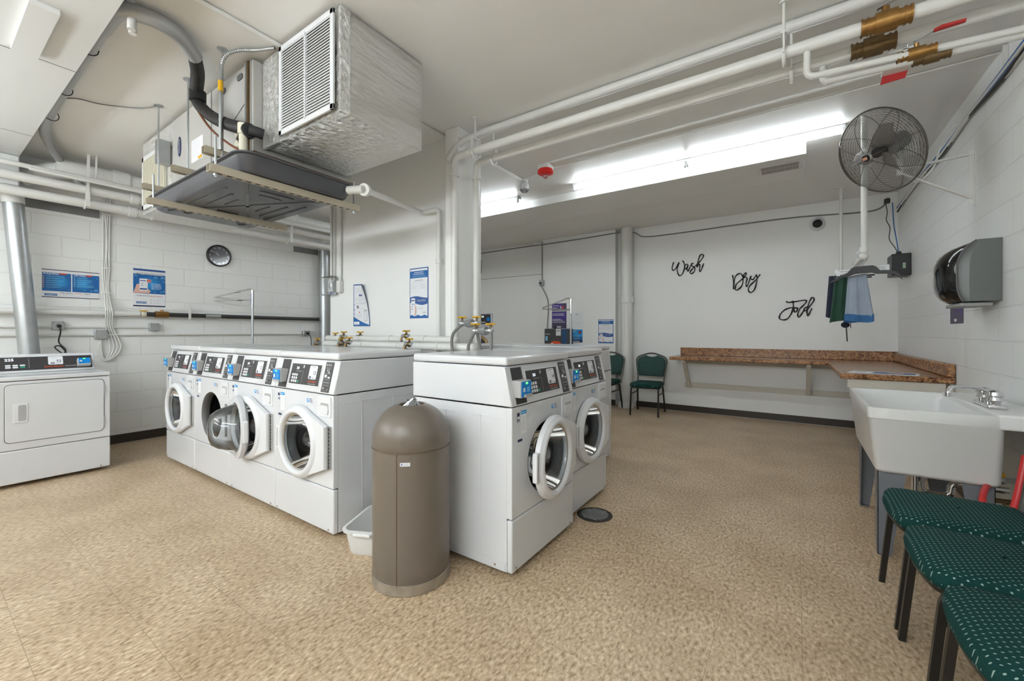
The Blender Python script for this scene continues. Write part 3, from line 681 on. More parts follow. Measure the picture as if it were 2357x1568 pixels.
# ------------------------------------------------------------------ metal flue ducts
def flue(xb, yb, xt, yt, zt, r, label):
    t = thing('exhaust_duct', label, 'duct pipe', (xb, yb, 0.0), 0)
    m = MB(); m.cyl((xb, yb, 0.0), (xt, yt, zt), r, GALV, 32); m.build('pipe', t)
    d = (Vector((xt, yt, zt))-Vector((xb, yb, 0))).normalized()
    m = MB(); m.cyl(Vector((xt, yt, zt))-d*0.02, Vector((xt, yt, zt))+d*0.13, r*1.07, WPIPE, 32); m.build('upper_collar', t)
flue(-5.81, 0.73, -5.84, 0.565, 2.38, 0.068, 'shiny galvanised duct leaning up behind the dryer numbered 32')
flue(-5.88, 3.60, -5.88, 3.60, 2.44, 0.078, 'shiny galvanised vertical duct left of the partition wall with the meter box')

# ------------------------------------------------------------------ posters
def poster(name, label, cat, fn, wall, group=None):
    m = MB(); fn(m, wall); return tag(m.build(name, smooth=False), label, cat, group)
def wave(a0, a1, f, n=20): return [(a0+(a1-a0)*i/n, f(i/n)) for i in range(n+1)]
def bubble(m, f, a, b, r, lay): m.disc(f, a, b, r, lay, INKS, 14); m.disc(f, a, b-r*0.25, r*0.72, lay+1, INKB, 12)
def logo(m, f, a, b, w_, lay):
    m.rrect(f, a, a+w_, b, b+w_*0.26, w_*0.06, lay, INKB); m.text(f, 'CALECO', a+w_*0.06, b+w_*0.05, w_*0.17, lay+1, PAPER, width=w_*0.88)
def glow(m, f, a, b, rx, ry, lay):
    for i in range(6):
        k = i/5; c = tuple(x+(y-x)*k for x, y in zip((0.01, 0.13, 0.40), (0.02, 0.30, 0.68)))
        m.disc(f, a, b, rx*(1-i*.15), lay+i*.15, mat('ink_glow_%d' % i, c, .5), 28, ry*(1-i*.15))
def p_wash(m, o):
    f = WL(XL+0.004); a0, a1, b0, b1 = 0.757, 1.160, 1.537, 1.810
    m.prism(WL(XL), [(a0, b0), (a1, b0), (a1, b1), (a0, b1)], 0.0, 0.004, PAPER)
    m.rect(f, a0, a1, b1-0.007, b1, 1, INKN); m.rect(f, a0, a1, b0, b0+0.007, 1, INKN)
    mid = a0+0.202; t_, u_ = b1-0.032, b0+0.062
    m.rect(f, a0+0.003, mid-0.004, u_, t_, 1, INKB); m.rect(f, mid+0.004, a1-0.002, u_, t_, 1, INKB)
    glow(m, f, mid-0.075, (t_+u_)/2, 0.070, 0.086, 1.2); glow(m, f, mid+0.08, (t_+u_)/2, 0.075, 0.086, 1.2)
    m.text(f, 'WASHING', a0+0.008, t_-0.020, 0.020, 3, PAPER, width=0.105); m.rect(f, a0+0.118, a0+0.165, t_-0.015, t_, 3, INKR)
    m.text(f, 'DRYING', mid+0.014, t_-0.020, 0.020, 3, PAPER, width=0.085); m.rect(f, mid+0.104, mid+0.145, t_-0.015, t_, 3, INKR)
    for q, nn, c in ((a0+0.012, 6, SKIN), (mid+0.020, 5, INKS)):
        for i in range(nn):
            z = t_-0.036-i*0.021; m.disc(f, q, z, 0.0065, 3, c, 10); m.disc(f, q, z, 0.0035, 4, INKN, 8); m.lines(f, q+0.016, q+0.150, z+0.004, 2, 0.006, 0.0022, 3, INKS, 0.5)
        m.rect(f, q-0.001, q+0.001, t_-0.036-(nn-1)*0.021, t_-0.036, 3, c)
    for a, b, r in ((a1-0.026, u_+0.022, 0.013), (a1-0.06, u_+0.014, 0.008), (a1-0.11, u_+0.018, 0.006), (mid-0.02, u_+0.02, 0.005), (mid-0.014, t_-0.03, 0.005), (a1-0.02, t_-0.03, 0.005)): bubble(m, f, a, b, r, 3)
    logo(m, f, a0+0.018, b0+0.016, 0.085, 1)
    m.text(f, 'FOR SERVICE,', a0+0.125, b0+0.042, 0.010, 1, INKN, width=0.088); m.text(f, 'CONTACT', a0+0.220, b0+0.042, 0.010, 1, INKR, width=0.06); m.text(f, 'CALECO', a0+0.286, b0+0.042, 0.010, 1, INKN, width=0.05)
    m.rect(f, a0+0.14, a0+0.22, b0+0.029, b0+0.032, 1, INKL); m.rect(f, a0+0.26, a0+0.33, b0+0.029, b0+0.032, 1, INKL); m.rect(f, a0+0.21, a0+0.26, b0+0.018, b0+0.021, 1, INKL)
poster('wall_poster', 'wide blue poster headed WASHING and DRYING on the left block wall', 'poster', p_wash, None)
def p_issue(m, o):
    f = WL(XL+0.004); a0, a1, b0, b1 = 1.427, 1.708, 1.482, 1.900
    m.prism(WL(XL), [(a0, b0), (a1, b0), (a1, b1), (a0, b1)], 0.0, 0.004, PAPER)
    m.rect(f, a0, a1, b1-0.022, b1, 1, INKM); m.rect(f, a0, a1, b0, b0+0.014, 1, INKN)
    u_, t_ = b0+0.145, b1-0.058; m.rect(f, a0, a1, u_, t_, 1, INKB); glow(m, f, a0+0.15, (u_+t_)/2, 0.12, 0.105, 1.2)
    m.text(f, 'MACHINE ISSUE?', a0+0.022, t_-0.008, 0.024, 5, INKN, width=0.238); m.text(f, 'MACHINE ISSUE?', a0+0.020, t_-0.006, 0.024, 6, PAPER, width=0.238)
    m.flat(f, [(a0, u_+0.002), (a0+0.14, u_+0.006), (a0+0.15, u_+0.03), (a0+0.13, u_+0.05), (a0+0.06, u_+0.07), (a0+0.045, u_+0.105), (a0+0.03, u_+0.10)], 3, SKIN)
    m.flat(f, rr(a0+0.052, a0+0.124, u_+0.028, u_+0.165, 0.01), 4, PAPER); m.rect(f, a0+0.056, a0+0.108, u_+0.138, u_+0.147, 5, INKM); m.rect(f, a0+0.056, a0+0.118, u_+0.042, u_+0.058, 5, INKM)
    for z in (0.085, 0.11): m.rect(f, a0+0.07, a0+0.083, u_+z, u_+z+0.006, 5, INKM)
    m.disc(f, a0+0.134, u_+0.142, 0.021, 5, PAPER, 18); m.disc(f, a0+0.134, u_+0.142, 0.018, 6, INKR, 18); m.rect(f, a0+0.132, a0+0.136, u_+0.137, u_+0.153, 7, PAPER)
    m.flat(f, [(a0+0.126, u_+0.14), (a0+0.134, u_+0.130), (a0+0.142, u_+0.14)], 7, PAPER)
    for i, s_ in enumerate(('Download', 'the CALECO', 'CleanMobile', 'app from the', 'app store.')): m.text(f, s_, a0+0.155, u_+0.110-i*0.014, 0.009, 3, PAPER, width=0.05+0.006*len(s_)*0.6)
    for a, b, r in ((a0+0.02, t_-0.022, 0.011), (a0+0.195, t_-0.035, 0.014), (a1-0.022, t_-0.035, 0.018), (a1-0.014, t_-0.075, 0.010), (a1-0.016, u_+0.03, 0.010), (a0+0.19, u_+0.02, 0.007), (a0+0.24, u_+0.02, 0.007)): bubble(m, f, a, b, r, 3)
    m.text(f, 'OTHER WAYS TO', a0+0.026, u_-0.030, 0.010, 1, INKN, width=0.112); m.text(f, 'REPORT SERVICE', a0+0.142, u_-0.032, 0.010, 1, INKR, width=0.115)
    logo(m, f, a0+0.026, b0+0.032, 0.088, 1)
    for z in (0.07, 0.04): m.rect(f, a0+0.148, a0+0.158, b0+z, b0+z+0.007, 1, INKG); m.rect(f, a0+0.17, a0+0.24, b0+z+0.002, b0+z+0.005, 1, INKL)
poster('wall_poster', 'tall poster headed MACHINE ISSUE? with a hand holding a phone, left wall', 'poster', p_issue, None)
def p_app(m, wall):
    # border sheet, bands, wave, phone
    f0, a0, a1, b0, b1 = wall; f = Fr(f0.p(0, 0, 0.004), f0.u, f0.v); W_ = a1-a0; H_ = b1-b0
    A = lambda q: a0+q*W_
    B = lambda q: b0+q*H_
    m.prism(f0, [(a0, b0), (a1, b0), (a1, b1), (a0, b1)], 0, 0.004, INKM)
    m.rect(f, A(.03), A(.97), B(.03), B(.98), 1, PAPER); m.rect(f, A(.03), A(.97), B(.80), B(.94), 2, INKB)
    m.rect(f, A(.25), A(.75), B(.905), B(.915), 3, PAPER); m.text(f, 'SELF-SERVE READY', A(.2), B(.865), H_*0.022, 3, PAPER, width=W_*0.6); m.rect(f, A(.15), A(.85), B(.83), B(.837), 3, INKS)
    m.rect(f, A(.28), A(.72), B(.745), B(.757), 2, INKG); m.lines(f, A(.15), A(.85), B(.725), 2, H_*0.02, H_*0.004, 2, INKL)
    for c in (0.06, 0.52): m.lines(f, A(c), A(c+.4), B(.67), 6, H_*0.018, H_*0.004, 2, INKL, 0.3)
    m.lines(f, A(.06), A(.7), B(.53), 1, 1, H_*0.004, 2, INKL)
    top = wave(A(.03), A(.97), lambda q: B(.42+0.02*math.sin(q*5))); bot = wave(A(.97), A(.03), lambda q: B(.285+0.025*math.sin((1-q)*5+1.2)))
    m.flat(f, top+bot, 2, INKM); m.text(f, 'ask to add a FREE app', A(.40), B(.355), H_*0.014, 3, PAPER, width=W_*0.48); m.rect(f, A(.42), A(.88), B(.335), B(.341), 3, INKL)
    m.flat(f, rr(A(.09), A(.31), B(.08), B(.40), W_*0.03), 4, PAPER); m.rect(f, A(.10), A(.29), B(.345), B(.365), 5, INKN); m.rect(f, A(.11), A(.29), B(.275), B(.285), 5, INKM)
    for z in (.18, .23): m.rect(f, A(.14), A(.19), B(z), B(z+.015), 5, INKM)
    m.flat(f, [(A(.30), B(.28)), (A(.36), B(.22)), (A(.38), B(.12)), (A(.33), B(.06)), (A(.26), B(.06)), (A(.31), B(.12))], 5, SKIN); m.rect(f, A(.055), A(.085), B(.11), B(.24), 5, SKIN)
    m.flat(f, wave(A(.03), A(.97), lambda q: B(.055+0.012*math.sin(q*17)))+[(A(.97), B(.02)), (A(.03), B(.02))], 3, INKB)
    m.lines(f, A(.44), A(.85), B(.21), 3, H_*0.016, H_*0.004, 2, INKL); m.text(f, 'CALECO', A(.71), B(.105), H_*0.018, 2, INKN, width=W_*0.19)
poster('wall_poster', 'blue bordered app poster with phone near the pillar on the partition wall', 'poster', p_app, (WX(PW), -2.915, -2.680, 1.322, 1.775))
poster('wall_poster', 'blue bordered app poster on the far wall beside the tall white pipe', 'poster', p_app, (WX(YB-0.12), -2.715, -2.455, 1.012, 1.405))
def p_curl(m, o):
    # sheet whose upper right corner peels away from the wall
    a0, a1, b0, b1 = -3.755, -3.490, 1.258, 1.685; N_ = 14
    def P(a, b, d=0):
        q = (a-a0)/(a1-a0); h_ = (b-b0)/(b1-b0); s_ = max(0, q+h_*.8-.95)
        return Vector((a-s_*s_*0.12, PW-0.004-s_*s_*0.06-d, b-s_*0.012))
    class C:
        def p(s, a, b, d=0): return P(a, b, d)
    f = C(); 
    def grid(x0, x1, z0, z1, lay, mt):
        vs = [P(x0+(x1-x0)*i/N_, z0+(z1-z0)*j/N_, lay*0.0008) for j in range(N_+1) for i in range(N_+1)]
        m.add(vs, [(j*(N_+1)+i, j*(N_+1)+i+1, (j+1)*(N_+1)+i+1, (j+1)*(N_+1)+i) for j in range(N_) for i in range(N_)], mt)
    grid(a0, a1, b0, b1, 0, INKM); grid(a0+0.01, a1-0.008, b0+0.008, b1-0.012, 1, PAPER)
    m.flat(f, wave(a0, a1, lambda q: b0+0.085*(1-q)**1.3+0.012)+[(a1, b0), (a0, b0)], 3, INKB); m.flat(f, [(a0+0.01, b0+0.015), (a0+0.10, b0+0.015), (a0+0.10, b0+0.045), (a0+0.01, b0+0.045)], 4, PAPER)
    def ln(x0, x1, z, th=0.003, c=INKL): m.flat(f, [(x0, z), (x1, z), (x1, z+th), (x0, z+th)], 3, c)
    for z, e in ((0.385, .17), (0.365, .18), (0.345, .15), (0.285, .20), (0.270, .19), (0.255, .12), (0.235, .20), (0.225, .2), (0.175, .15), (0.115, .12), (0.105, .12), (0.095, .1), (0.08, .12)): ln(a0+0.03, a0+0.03+e, b0+z)
    for k in range(3): m.disc(f, a0+0.10+0.022*k, b0+0.312, 0.009, 3, INKM, 12, 0.012)
    for z in (0.215, 0.165, 0.125): m.disc(f, a0+0.018, b0+z, 0.006, 3, INKM, 10)
    ln(a0+0.055, a0+0.09, b0+0.197, 0.009, INKN); ln(a0+0.055, a0+0.09, b0+0.183, 0.009, INKN)
    m.flat(f, rr(a0+0.175, a0+0.225, b0+0.05, b0+0.165, 0.008), 3, LGREY); m.flat(f, rr(a0+0.18, a0+0.22, b0+0.055, b0+0.15, 0.006), 4, PAPER); m.disc(f, a0+0.10, b0+0.14, 0.008, 3, INKR, 10)
tag((lambda m: (p_curl(m, None), m.build('wall_poster', smooth=False))[1])(MB()), 'blue and white instruction sheet with a peeling corner on the partition wall', 'poster')
def p_purple(m, o):
    f0 = WX(YB-0.12); f = Fr(f0.p(0, 0, .004), f0.u, f0.v); a0, a1, b0, b1 = -3.590, -3.305, 1.262, 1.700
    m.prism(f0, [(a0, b0), (a1, b0), (a1, b1), (a0, b1)], 0, .004, PURP); m.rect(f, a0, a1, b0, b0+0.13, 1, PURD); m.rect(f, a0+0.2, a1, b1-0.11, b1, 1, PURD)
    m.text(f, 'Add Value', a0+0.015, b1-0.050, 0.022, 2, PAPER, width=0.13); m.text(f, 'Station', a0+0.015, b1-0.085, 0.022, 2, PAPER, width=0.10)
    m.rect(f, a0+0.165, a0+0.185, b1-0.09, b1-0.045, 2, PAPER); m.disc(f, a0+0.215, b1-0.07, 0.022, 2, INKR, 12); m.rect(f, a0+0.005, a1-0.005, b1-0.145, b1-0.12, 2, LGREY)
    for z in (0.20, 0.225, 0.295, 0.315, 0.345): m.lines(f, a0+0.022, a0+0.27, b1-z+0.022, 2, 0.009, 0.004, 2, PAPER, 0.4); m.rect(f, a0+0.008, a0+0.016, b1-z+0.012, b1-z+0.02, 2, PAPER)
    m.rect(f, a0+0.10, a0+0.18, b0+0.012, b0+0.036, 2, PAPER)
poster('wall_poster', 'purple poster headed Add Value Station above the black payment box', 'poster', p_purple, None)
def p_notice(m, o):
    f0 = WX(YB-0.12); f = Fr(f0.p(0, 0, .003), f0.u, f0.v); a0, a1, b0, b1 = -3.215, -2.995, 1.265, 1.535
    m.prism(f0, [(a0, b0), (a1, b0), (a1, b1), (a0, b1)], 0, .003, PAPER); m.rect(f, a0+0.08, a0+0.135, b1-0.042, b1-0.03, 1, INKG)
    for z in (0.07, 0.10, 0.155, 0.18, 0.20): m.lines(f, a0+0.02, a0+0.19, b1-z, 1, 1, 0.003, 1, INKL)
poster('paper_notice', 'plain white paper notice with grey lines, right of the purple poster', 'paper notice', p_notice, None)
def p_small(m, o):
    f0 = WX(YB-0.12); f = Fr(f0.p(0, 0, .003), f0.u, f0.v); a0, a1, b0, b1 = -3.205, -3.000, 1.018, 1.240
    m.prism(f0, [(a0, b0), (a1, b0), (a1, b1), (a0, b1)], 0, .003, INKC); m.rect(f, a0, a1, b0, b0+0.10, 1, INKB); m.rect(f, a0, a1, b0, b0+0.04, 2, INKN)
    m.text(f, 'Add Value', a0+0.015, b1-0.030, 0.013, 2, PAPER, width=0.08); m.text(f, 'Station', a0+0.015, b1-0.048, 0.013, 2, PAPER, width=0.06); m.disc(f, a0+0.155, b1-0.05, 0.03, 2, mat('ink_maroon', (0.15, 0.03, 0.06), 0.5), 16); m.disc(f, a0+0.155, b1-0.05, 0.012, 3, INKR, 12)
    m.lines(f, a0+0.02, a0+0.17, b1-0.09, 7, 0.014, 0.004, 3, INKS); m.rect(f, a0+0.01, a0+0.15, b0+0.010, b0+0.022, 3, PAPER)
poster('wall_poster', 'small bright blue Add Value poster right of the black payment box', 'poster', p_small, None)
def p_card(m, o):
    y1_ = 4.62; f0 = WR(XR); f = Fr(f0.p(0, 0, .003), f0.u, f0.v); a0, a1, b0, b1 = -y1_, -y1_+0.30, 1.262, 1.425
    m.prism(f0, [(a0, b0), (a1, b0), (a1, b1), (a0, b1)], 0, .003, PURD)
    for a, z in ((0.10, .06), (0.15, .075), (0.19, .09), (0.23, .08), (0.26, .05)): m.rect(f, a0+a, a0+a+0.022, b0+z, b1-0.015, 1, PURP)
    m.rect(f, a0+0.01, a1-0.03, b1-0.014, b1-0.006, 1, INKL); m.rect(f, a0+0.10, a0+0.16, b0+0.016, b0+0.036, 1, PAPER)
poster('wall_card', 'small dark purple card on the right wall under the towel dispenser', 'card', p_card, None)

# ------------------------------------------------------------------ wall clock
t = thing('wall_clock', 'round black wall clock with white numerals on the left block wall', 'clock', (XL, 2.245, 2.02))
f = WL(XL, 2.245, 2.155); R = 0.135
MB().lathe([(0.118, 0.012), (0.120, 0.030), (0.128, 0.034), (R, 0.026), (R, 0.0)], f.p(0, 0), f.n, BLACK, 48).build('rim', t)
m = MB(); m.lathe([(0.001, 0.0), (0.124, 0.0), (0.124, 0.013), (0.001, 0.013)], f.p(0, 0), f.n, mat('clock_dial', (0.10, 0.105, 0.12), 0.35), 40)
f2 = Fr(f.p(0, 0, 0.0135), f.u, f.v)
for h in range(1, 13):
    a = PI/2-h*PI/6; m.text(f2, str(h), 0.098*math.cos(a), 0.098*math.sin(a)-0.010, 0.019, 1, PAPER, center=True)
m.build('dial', t)
for nm, L_, a, w_ in (('hour_hand', 0.055, PI/2+math.radians(35), 0.004), ('minute_hand', 0.085, PI/2+math.radians(55), 0.003)):
    m = MB(); m.bar(f2.p(0, 0, 0.004), f2.p(L_*math.cos(a), L_*math.sin(a), 0.004), w_, PAPER, 0.002); m.build(nm, t)
MB().disc(Fr(f.p(0, 0, 0.028), f.u, f.v), 0, 0, 0.119, 0, glass_mat('clock_glass', (1, 1, 1), .05, 0.0), 36).build('glass', t)

# ------------------------------------------------------------------ pipes, boxes and cables on the left wall
def run(name, label, cat, pts, r, m_, n=12, group=None, soft=None, fit=(), kind=None):
    """one pipe or cable; fit = positions along it that carry a coupling"""
    P = elbow_path(pts, soft, 5) if soft else pts
    m = MB(); m.tube(P, r, m_, n)
    for a, b in fit: m.cyl(a, b, r*1.25, m_, n)
    return tag(m.build(name), label, cat, group)
X1 = XL+0.06
t = thing('gas_pipe', 'wall pipe changing from white to black with a brass valve, below the posters', 'pipe', (X1, 2, 1.39))
MB().cyl((X1, -1.0, 1.385), (X1, 1.47, 1.395), 0.028, WPIPE, 16).build('white_section', t)
MB().cyl((X1, 1.47, 1.395), (X1, 3.60, 1.388), 0.024, mat('black_iron', (0.035, 0.035, 0.035), 0.45), 16).build('black_section', t)
m = MB(); m.ball((X1, 1.50, 1.395), 0.035, IVORY, 12); m.box(X1-0.02, X1+0.03, 1.47, 1.53, 1.425, 1.435, YEL); m.build('union_fitting', t)
m = MB(); m.cyl((X1, 1.60, 1.395), (X1, 1.72, 1.395), 0.036, BRASS, 8); m.cyl((X1, 1.66, 1.40), (X1, 1.66, 1.45), 0.012, BRASS, 8); v = m.build('brass_valve', t)
MB().bar((X1+0.01, 1.66, 1.452), (X1+0.03, 1.86, 1.458), 0.012, WPIPE, 0.004).build('lever', v)
MB().cyl((X1, 2.08, 1.392), (X1, 2.24, 1.392), 0.032, GALV, 12).build('coupling', t)
m = MB(); m.box(XL, X1+0.035, 1.20, 1.225, 1.36, 1.43, GALV); m.build('strap', t, bevel=0.004)
m = MB(); m.box(X1+0.02, X1+0.034, 1.905, 1.93, 1.35, 1.52, WPIPE); m.build('hanger_strap', t, bevel=0.003)
run('wall_conduit', 'thin white conduit on left wall joining the plug box and blank box', 'conduit', [(XL+0.02, -1, 1.24), (XL+0.02, 1.56, 1.25)], 0.010, WPIPE)
run('wall_conduit', 'lower thin white conduit on left wall running to the far outlet', 'conduit', [(XL+0.02, -1, 1.165), (XL+0.02, 3.30, 1.172)], 0.011, WPIPE)
def jbox(y, z, w_, h_, label, plug=False):
    t = thing('electrical_box', label, 'electrical box', (XL, y, z-h_/2))
    MB().box(XL+0.004, XL+0.055, y-w_/2, y+w_/2, z-h_/2, z+h_/2, GALV).build('box', t, bevel=0.006)
    f = WL(XL+0.0555, y, z); m = MB(); m.prism(f, rr(-w_*.46, w_*.46, -h_*.46, h_*.46, .006), 0, .003, GALV)
    for q in (-.38, .38): m.disc(f, q*w_, .38*h_, .004, 5, SEAM, 8)
    m.build('cover', t)
    if plug: MB().cyl((XL+0.055, y, z), (XL+0.095, y, z-0.005), 0.016, BLACK, 12).build('plug', t)
jbox(0.862, 1.26, 0.085, 0.082, 'grey plug box on left wall above dryer with a black plug in it', True)
jbox(1.165, 1.172, 0.10, 0.095, 'grey blank box on left wall where the cable bundle ends')
jbox(1.598, 1.254, 0.085, 0.085, 'grey blank box on left wall below the MACHINE ISSUE poster')
jbox(3.360, 1.178, 0.10, 0.075, 'small grey outlet box on left wall near the far duct', True)
m = MB(); m.tube(smooth_path([(XL+0.095, 0.862, 1.255), (XL+0.12, 0.866, 1.20), (XL+0.08, 0.86, 1.10), (XL+0.10, 0.90, 1.03), (XL+0.13, 0.88, 0.99), (XL+0.1, 0.83, 1.05), (XL+0.08, 0.87, 1.06), (XL+0.08, 0.91, 0.98), (XL+0.06, 0.86, 0.90)]), 0.006, CABK, 8)
tag(m.build('power_cable'), 'looped black power cord hanging from the plug box behind the dryer', 'power cord')
run('power_cable', 'short black cord from the outlet near the far duct', 'power cord', smooth_path([(XL+0.095, 3.36, 1.17), (XL+0.12, 3.38, 1.12), (XL+0.1, 3.40, 1.0), (XL+0.08, 3.40, 0.8)]), 0.005, CABK, 8)
m = MB()
for i in range(4):
    q = 1.185+0.017*i
    m.tube(smooth_path([(XL+0.03, q-0.004, 2.62), (XL+0.02, q, 2.40), (XL+0.018, q+0.016*math.sin(i*2), 2.1), (XL+0.018, q-0.004, 1.85), (XL+0.018, q+0.01*math.cos(i), 1.62), (XL+0.10, q+0.004, 1.40), (XL+0.03, q+0.02, 1.25), (XL+0.03, q+0.05+0.012*i, 1.05), (XL+0.03, q+0.03, 0.93), (XL+0.03, 1.185, 0.925-0.008*i), (XL+0.03, 1.17-0.01*i, 1.00), (XL+0.03, 1.165, 1.12)]), 0.0062, WPIPE, 8)
for z in (1.86, 2.42, 1.6): m.box(XL, XL+0.028, 1.178, 1.245, z, z+0.014, WPIPE)
tag(m.build('cable_bundle'), 'bundle of white painted cables running down the left wall between posters', 'cables')

# overhead pipes along the left wall
OV = [(-5.55, 2.545, 0.040, 'upper thick white pipe running high along the left wall', -1.5, 6.0),
      (-5.62, 2.43, 0.042, 'lower thick white pipe running high along the left wall, nearest the blocks', -1.5, 6.0),
      (-5.42, 2.615, 0.020, 'thin white pipe above the thick pipes on the left wall', -1.5, 6.0),
      (-5.30, 2.57, 0.014, 'thinnest white conduit beside the thick pipes on the left wall', 0.6, 6.0)]
for x, z, r, lab, a, b in OV: run('overhead_pipe', lab, 'pipe', [(x, a, z), (x, b, z)], r, WPIPE, 14, fit=[((x, 1.30, z), (x, 1.36, z)), ((x, 1.48, z), (x, 1.50, z))])
t = thing('drain_pipe', 'fattest white overhead drain pipe with a bulging bend near left ceiling', 'pipe', (-5.55, 2, 2.7))
MB().tube(smooth_path([(-5.9, 0.62, 2.62), (-5.80, 0.80, 2.72), (-5.66, 0.98, 2.73), (-5.62, 1.2, 2.725), (-5.62, 5.8, 2.70)]), 0.075, WPIPE, 18).build('pipe', t)
m = MB(); m.cyl((-5.62, 1.18, 2.725), (-5.62, 1.30, 2.725), 0.088, WPIPE, 18); m.build('hub', t); m = MB(); m.cyl((-5.66, 0.93, 2.73), (-5.64, 1.02, 2.73), 0.09, WPIPE, 18); m.build('hub', t)
for y in (0.985, 2.9):
    m = MB(); m.bar((-5.50, y, 2.38), (-5.50, y, 2.52), 0.03, WPIPE, 0.01); m.bar((-5.5, y, 2.5), (-5.47, y, ZC), 0.02, WPIPE, 0.01); m.bar((-5.48, y+0.05, 2.62), (-5.45, y+0.05, ZC), 0.012, WPIPE)
    m.tube([(-5.62+0.05*math.cos(a), y, 2.43+0.05*math.sin(a)) for a in [PI*k/8-PI for k in range(9)]], 0.007, WPIPE, 6)
    tag(m.build('pipe_hanger'), 'white strap hanger carrying the left wall overhead pipes, %s' % ('under the drain bend' if y < 2 else 'beyond the tray'), 'pipe hanger')

# ------------------------------------------------------------------ ceiling air conditioner
bx0, bx1, by0, by1, bz0, bz1 = -2.66, -1.90, 1.25, 1.80, 2.315, 2.845
t = thing('foil_wrapped_duct', 'big foil wrapped supply duct box with white louvred grille under the ceiling', 'air duct', ((bx0+bx1)/2, 1.5, bz0))
# slightly bulging quilted box
def quilt(x0, x1, y0, y1, z0, z1, m_sides, m_plus, k=10):
    m = MB(); rnd = random.Random(3)
    def face(o, u, v, n_, mt):
        vs = []
        for j in range(k+1):
            for i in range(k+1):
                e = min(i, k-i, j, k-j); d = 0 if e == 0 else 0.008+0.007*rnd.random()
                vs.append(o+u*(i/k)+v*(j/k)+n_*d)
        m.add(vs, [(j*(k+1)+i, j*(k+1)+i+1, (j+1)*(k+1)+i+1, (j+1)*(k+1)+i) for j in range(k) for i in range(k)], mt)
    V = Vector; dx, dy, dz = x1-x0, y1-y0, z1-z0
    face(V((x0, y0, z0)), V((dx, 0, 0)), V((0, 0, dz)), V((0, -1, 0))*0.3, m_sides)
    face(V((x1, y0, z0)), V((0, dy, 0)), V((0, 0, dz)), V((1, 0, 0)), m_plus)
    face(V((x1, y1, z0)), V((-dx, 0, 0)), V((0, 0, dz)), V((0, 1, 0)), m_sides)
    face(V((x0, y1, z0)), V((0, -dy, 0)), V((0, 0, dz)), V((-1, 0, 0))*0.2, m_sides)
    face(V((x0, y1, z0)), V((dx, 0, 0)), V((0, -dy, 0)), V((0, 0, -1)), FOIL)
    m.box(x0+.01, x1-.01, y0+.01, y1-.01, z1-0.01, z1, m_sides)
    return m
quilt(bx0, bx1, by0, by1, bz0, bz1, FOIL, FOILW).build('foil_wrap', t, ang=80)
m = MB(); m.box(bx1-0.005, bx1+0.014, by0-0.012, by0+0.05, bz0-0.004, bz1, FOIL); m.build('foil_tape', t, bevel=0.006); m = MB(); m.box(bx0-0.02, -2.50, by0-0.014, by0+0.01, bz0-0.004, bz1, FOIL); m.build('foil_tape', t, bevel=0.006)
f = WX(by0-0.016); ga, gb, gc, gd = -2.46, -1.925, bz0+0.012, bz1-0.008
m = MB()
for q in ((ga, gb, gc, gc+0.028), (ga, gb, gd-0.028, gd), (ga, ga+0.028, gc, gd), (gb-0.028, gb, gc, gd)): m.prism(f, [(q[0], q[2]), (q[1], q[2]), (q[1], q[3]), (q[0], q[3])], 0, 0.012, LOUV)
g = m.build('grille_frame', t, bevel=0.002)
m = MB(); m.box(ga+.02, gb-.02, by0-0.0155, by0-0.0145, gc+.02, gd-.02, GREY); m.build('grille_back', g)
m = MB(); ns = 30
for i in range(ns):
    z = gc+0.032+(gd-gc-0.064)*i/(ns-1)
    m.add([(ga+.028, by0-0.017, z+0.012), (gb-.028, by0-0.017, z+0.012), (gb-.028, by0-0.028, z-0.007), (ga+.028, by0-0.028, z-0.007), (ga+.028, by0-0.0165, z+0.0105), (gb-.028, by0-0.0165, z+0.0105), (gb-.028, by0-0.027, z-0.0085), (ga+.028, by0-0.027, z-0.0085)],
          [(0, 1, 2, 3), (4, 7, 6, 5), (3, 2, 6, 7)], LOUV)
m.box(-2.190, -2.180, by0-0.031, by0-0.016, gc+.02, gd-.02, LOUV); m.build('louver_blades', g)
# unit
ux0, ux1, uy0, uy1, uz0, uz1 = -4.00, -2.685, 1.185, 1.85, 2.27, 2.835
t = thing('air_handler', 'grey metal air handler cabinet hung under the ceiling above the black tray', 'air conditioner', ((ux0+ux1)/2, 1.5, uz0))
MB().box(ux0, ux1, uy0, uy1, uz0+0.012, uz1, ACG).build('cabinet', t, bevel=0.004)
MB().box(ux0, ux1+0.02, uy0-0.005, uy1, uz0, uz0+0.011, BROWNM).build('base_tray', t)
m = MB(); f = WX(uy0)
for a in (-3.28, -2.71): m.prism(f, [(a, uz0+.02), (a+.006, uz0+.02), (a+.006, uz1), (a, uz1)], 0, .004, GREY)
for a in (-2.74, -2.77): m.prism(f, [(a, uz0+.02), (a+.014, uz0+.02), (a+.014, uz1), (a, uz1)], 0, .012, DBRASS if a == -2.74 else GREY)
m.prism(f, [(-3.0, 2.51), (-2.78, 2.60), (-2.78, 2.604), (-3.0, 2.514)], 0, .003, SEAM); m.build('panel_seams', t)
m = MB()
for a, z in ((-2.85, 2.78), (-3.09, 2.77)): m.prism(f, rr(a-.035, a+.035, z-.018, z+.018, .016), 0, .006, SEAM)
m.build('latch_recess', t)
m = MB(); m.prism(f, [(-3.85+.03*math.cos(k*PI/12), 2.60+.075*math.sin(k*PI/12)) for k in range(24)], 0, .004, INKN)
f2 = Fr(Vector((-3.85, uy0-0.0045, 2.60)), (0, 0, -1), (1, 0, 0)); m.text(Fr(Vector((-3.86, uy0-0.005, 2.655)), (0, 0, -1), (1, 0, 0)), 'Carrier', 0.0, 0.004, 0.02, 1, PAPER, width=0.11); m.build('badge', t)
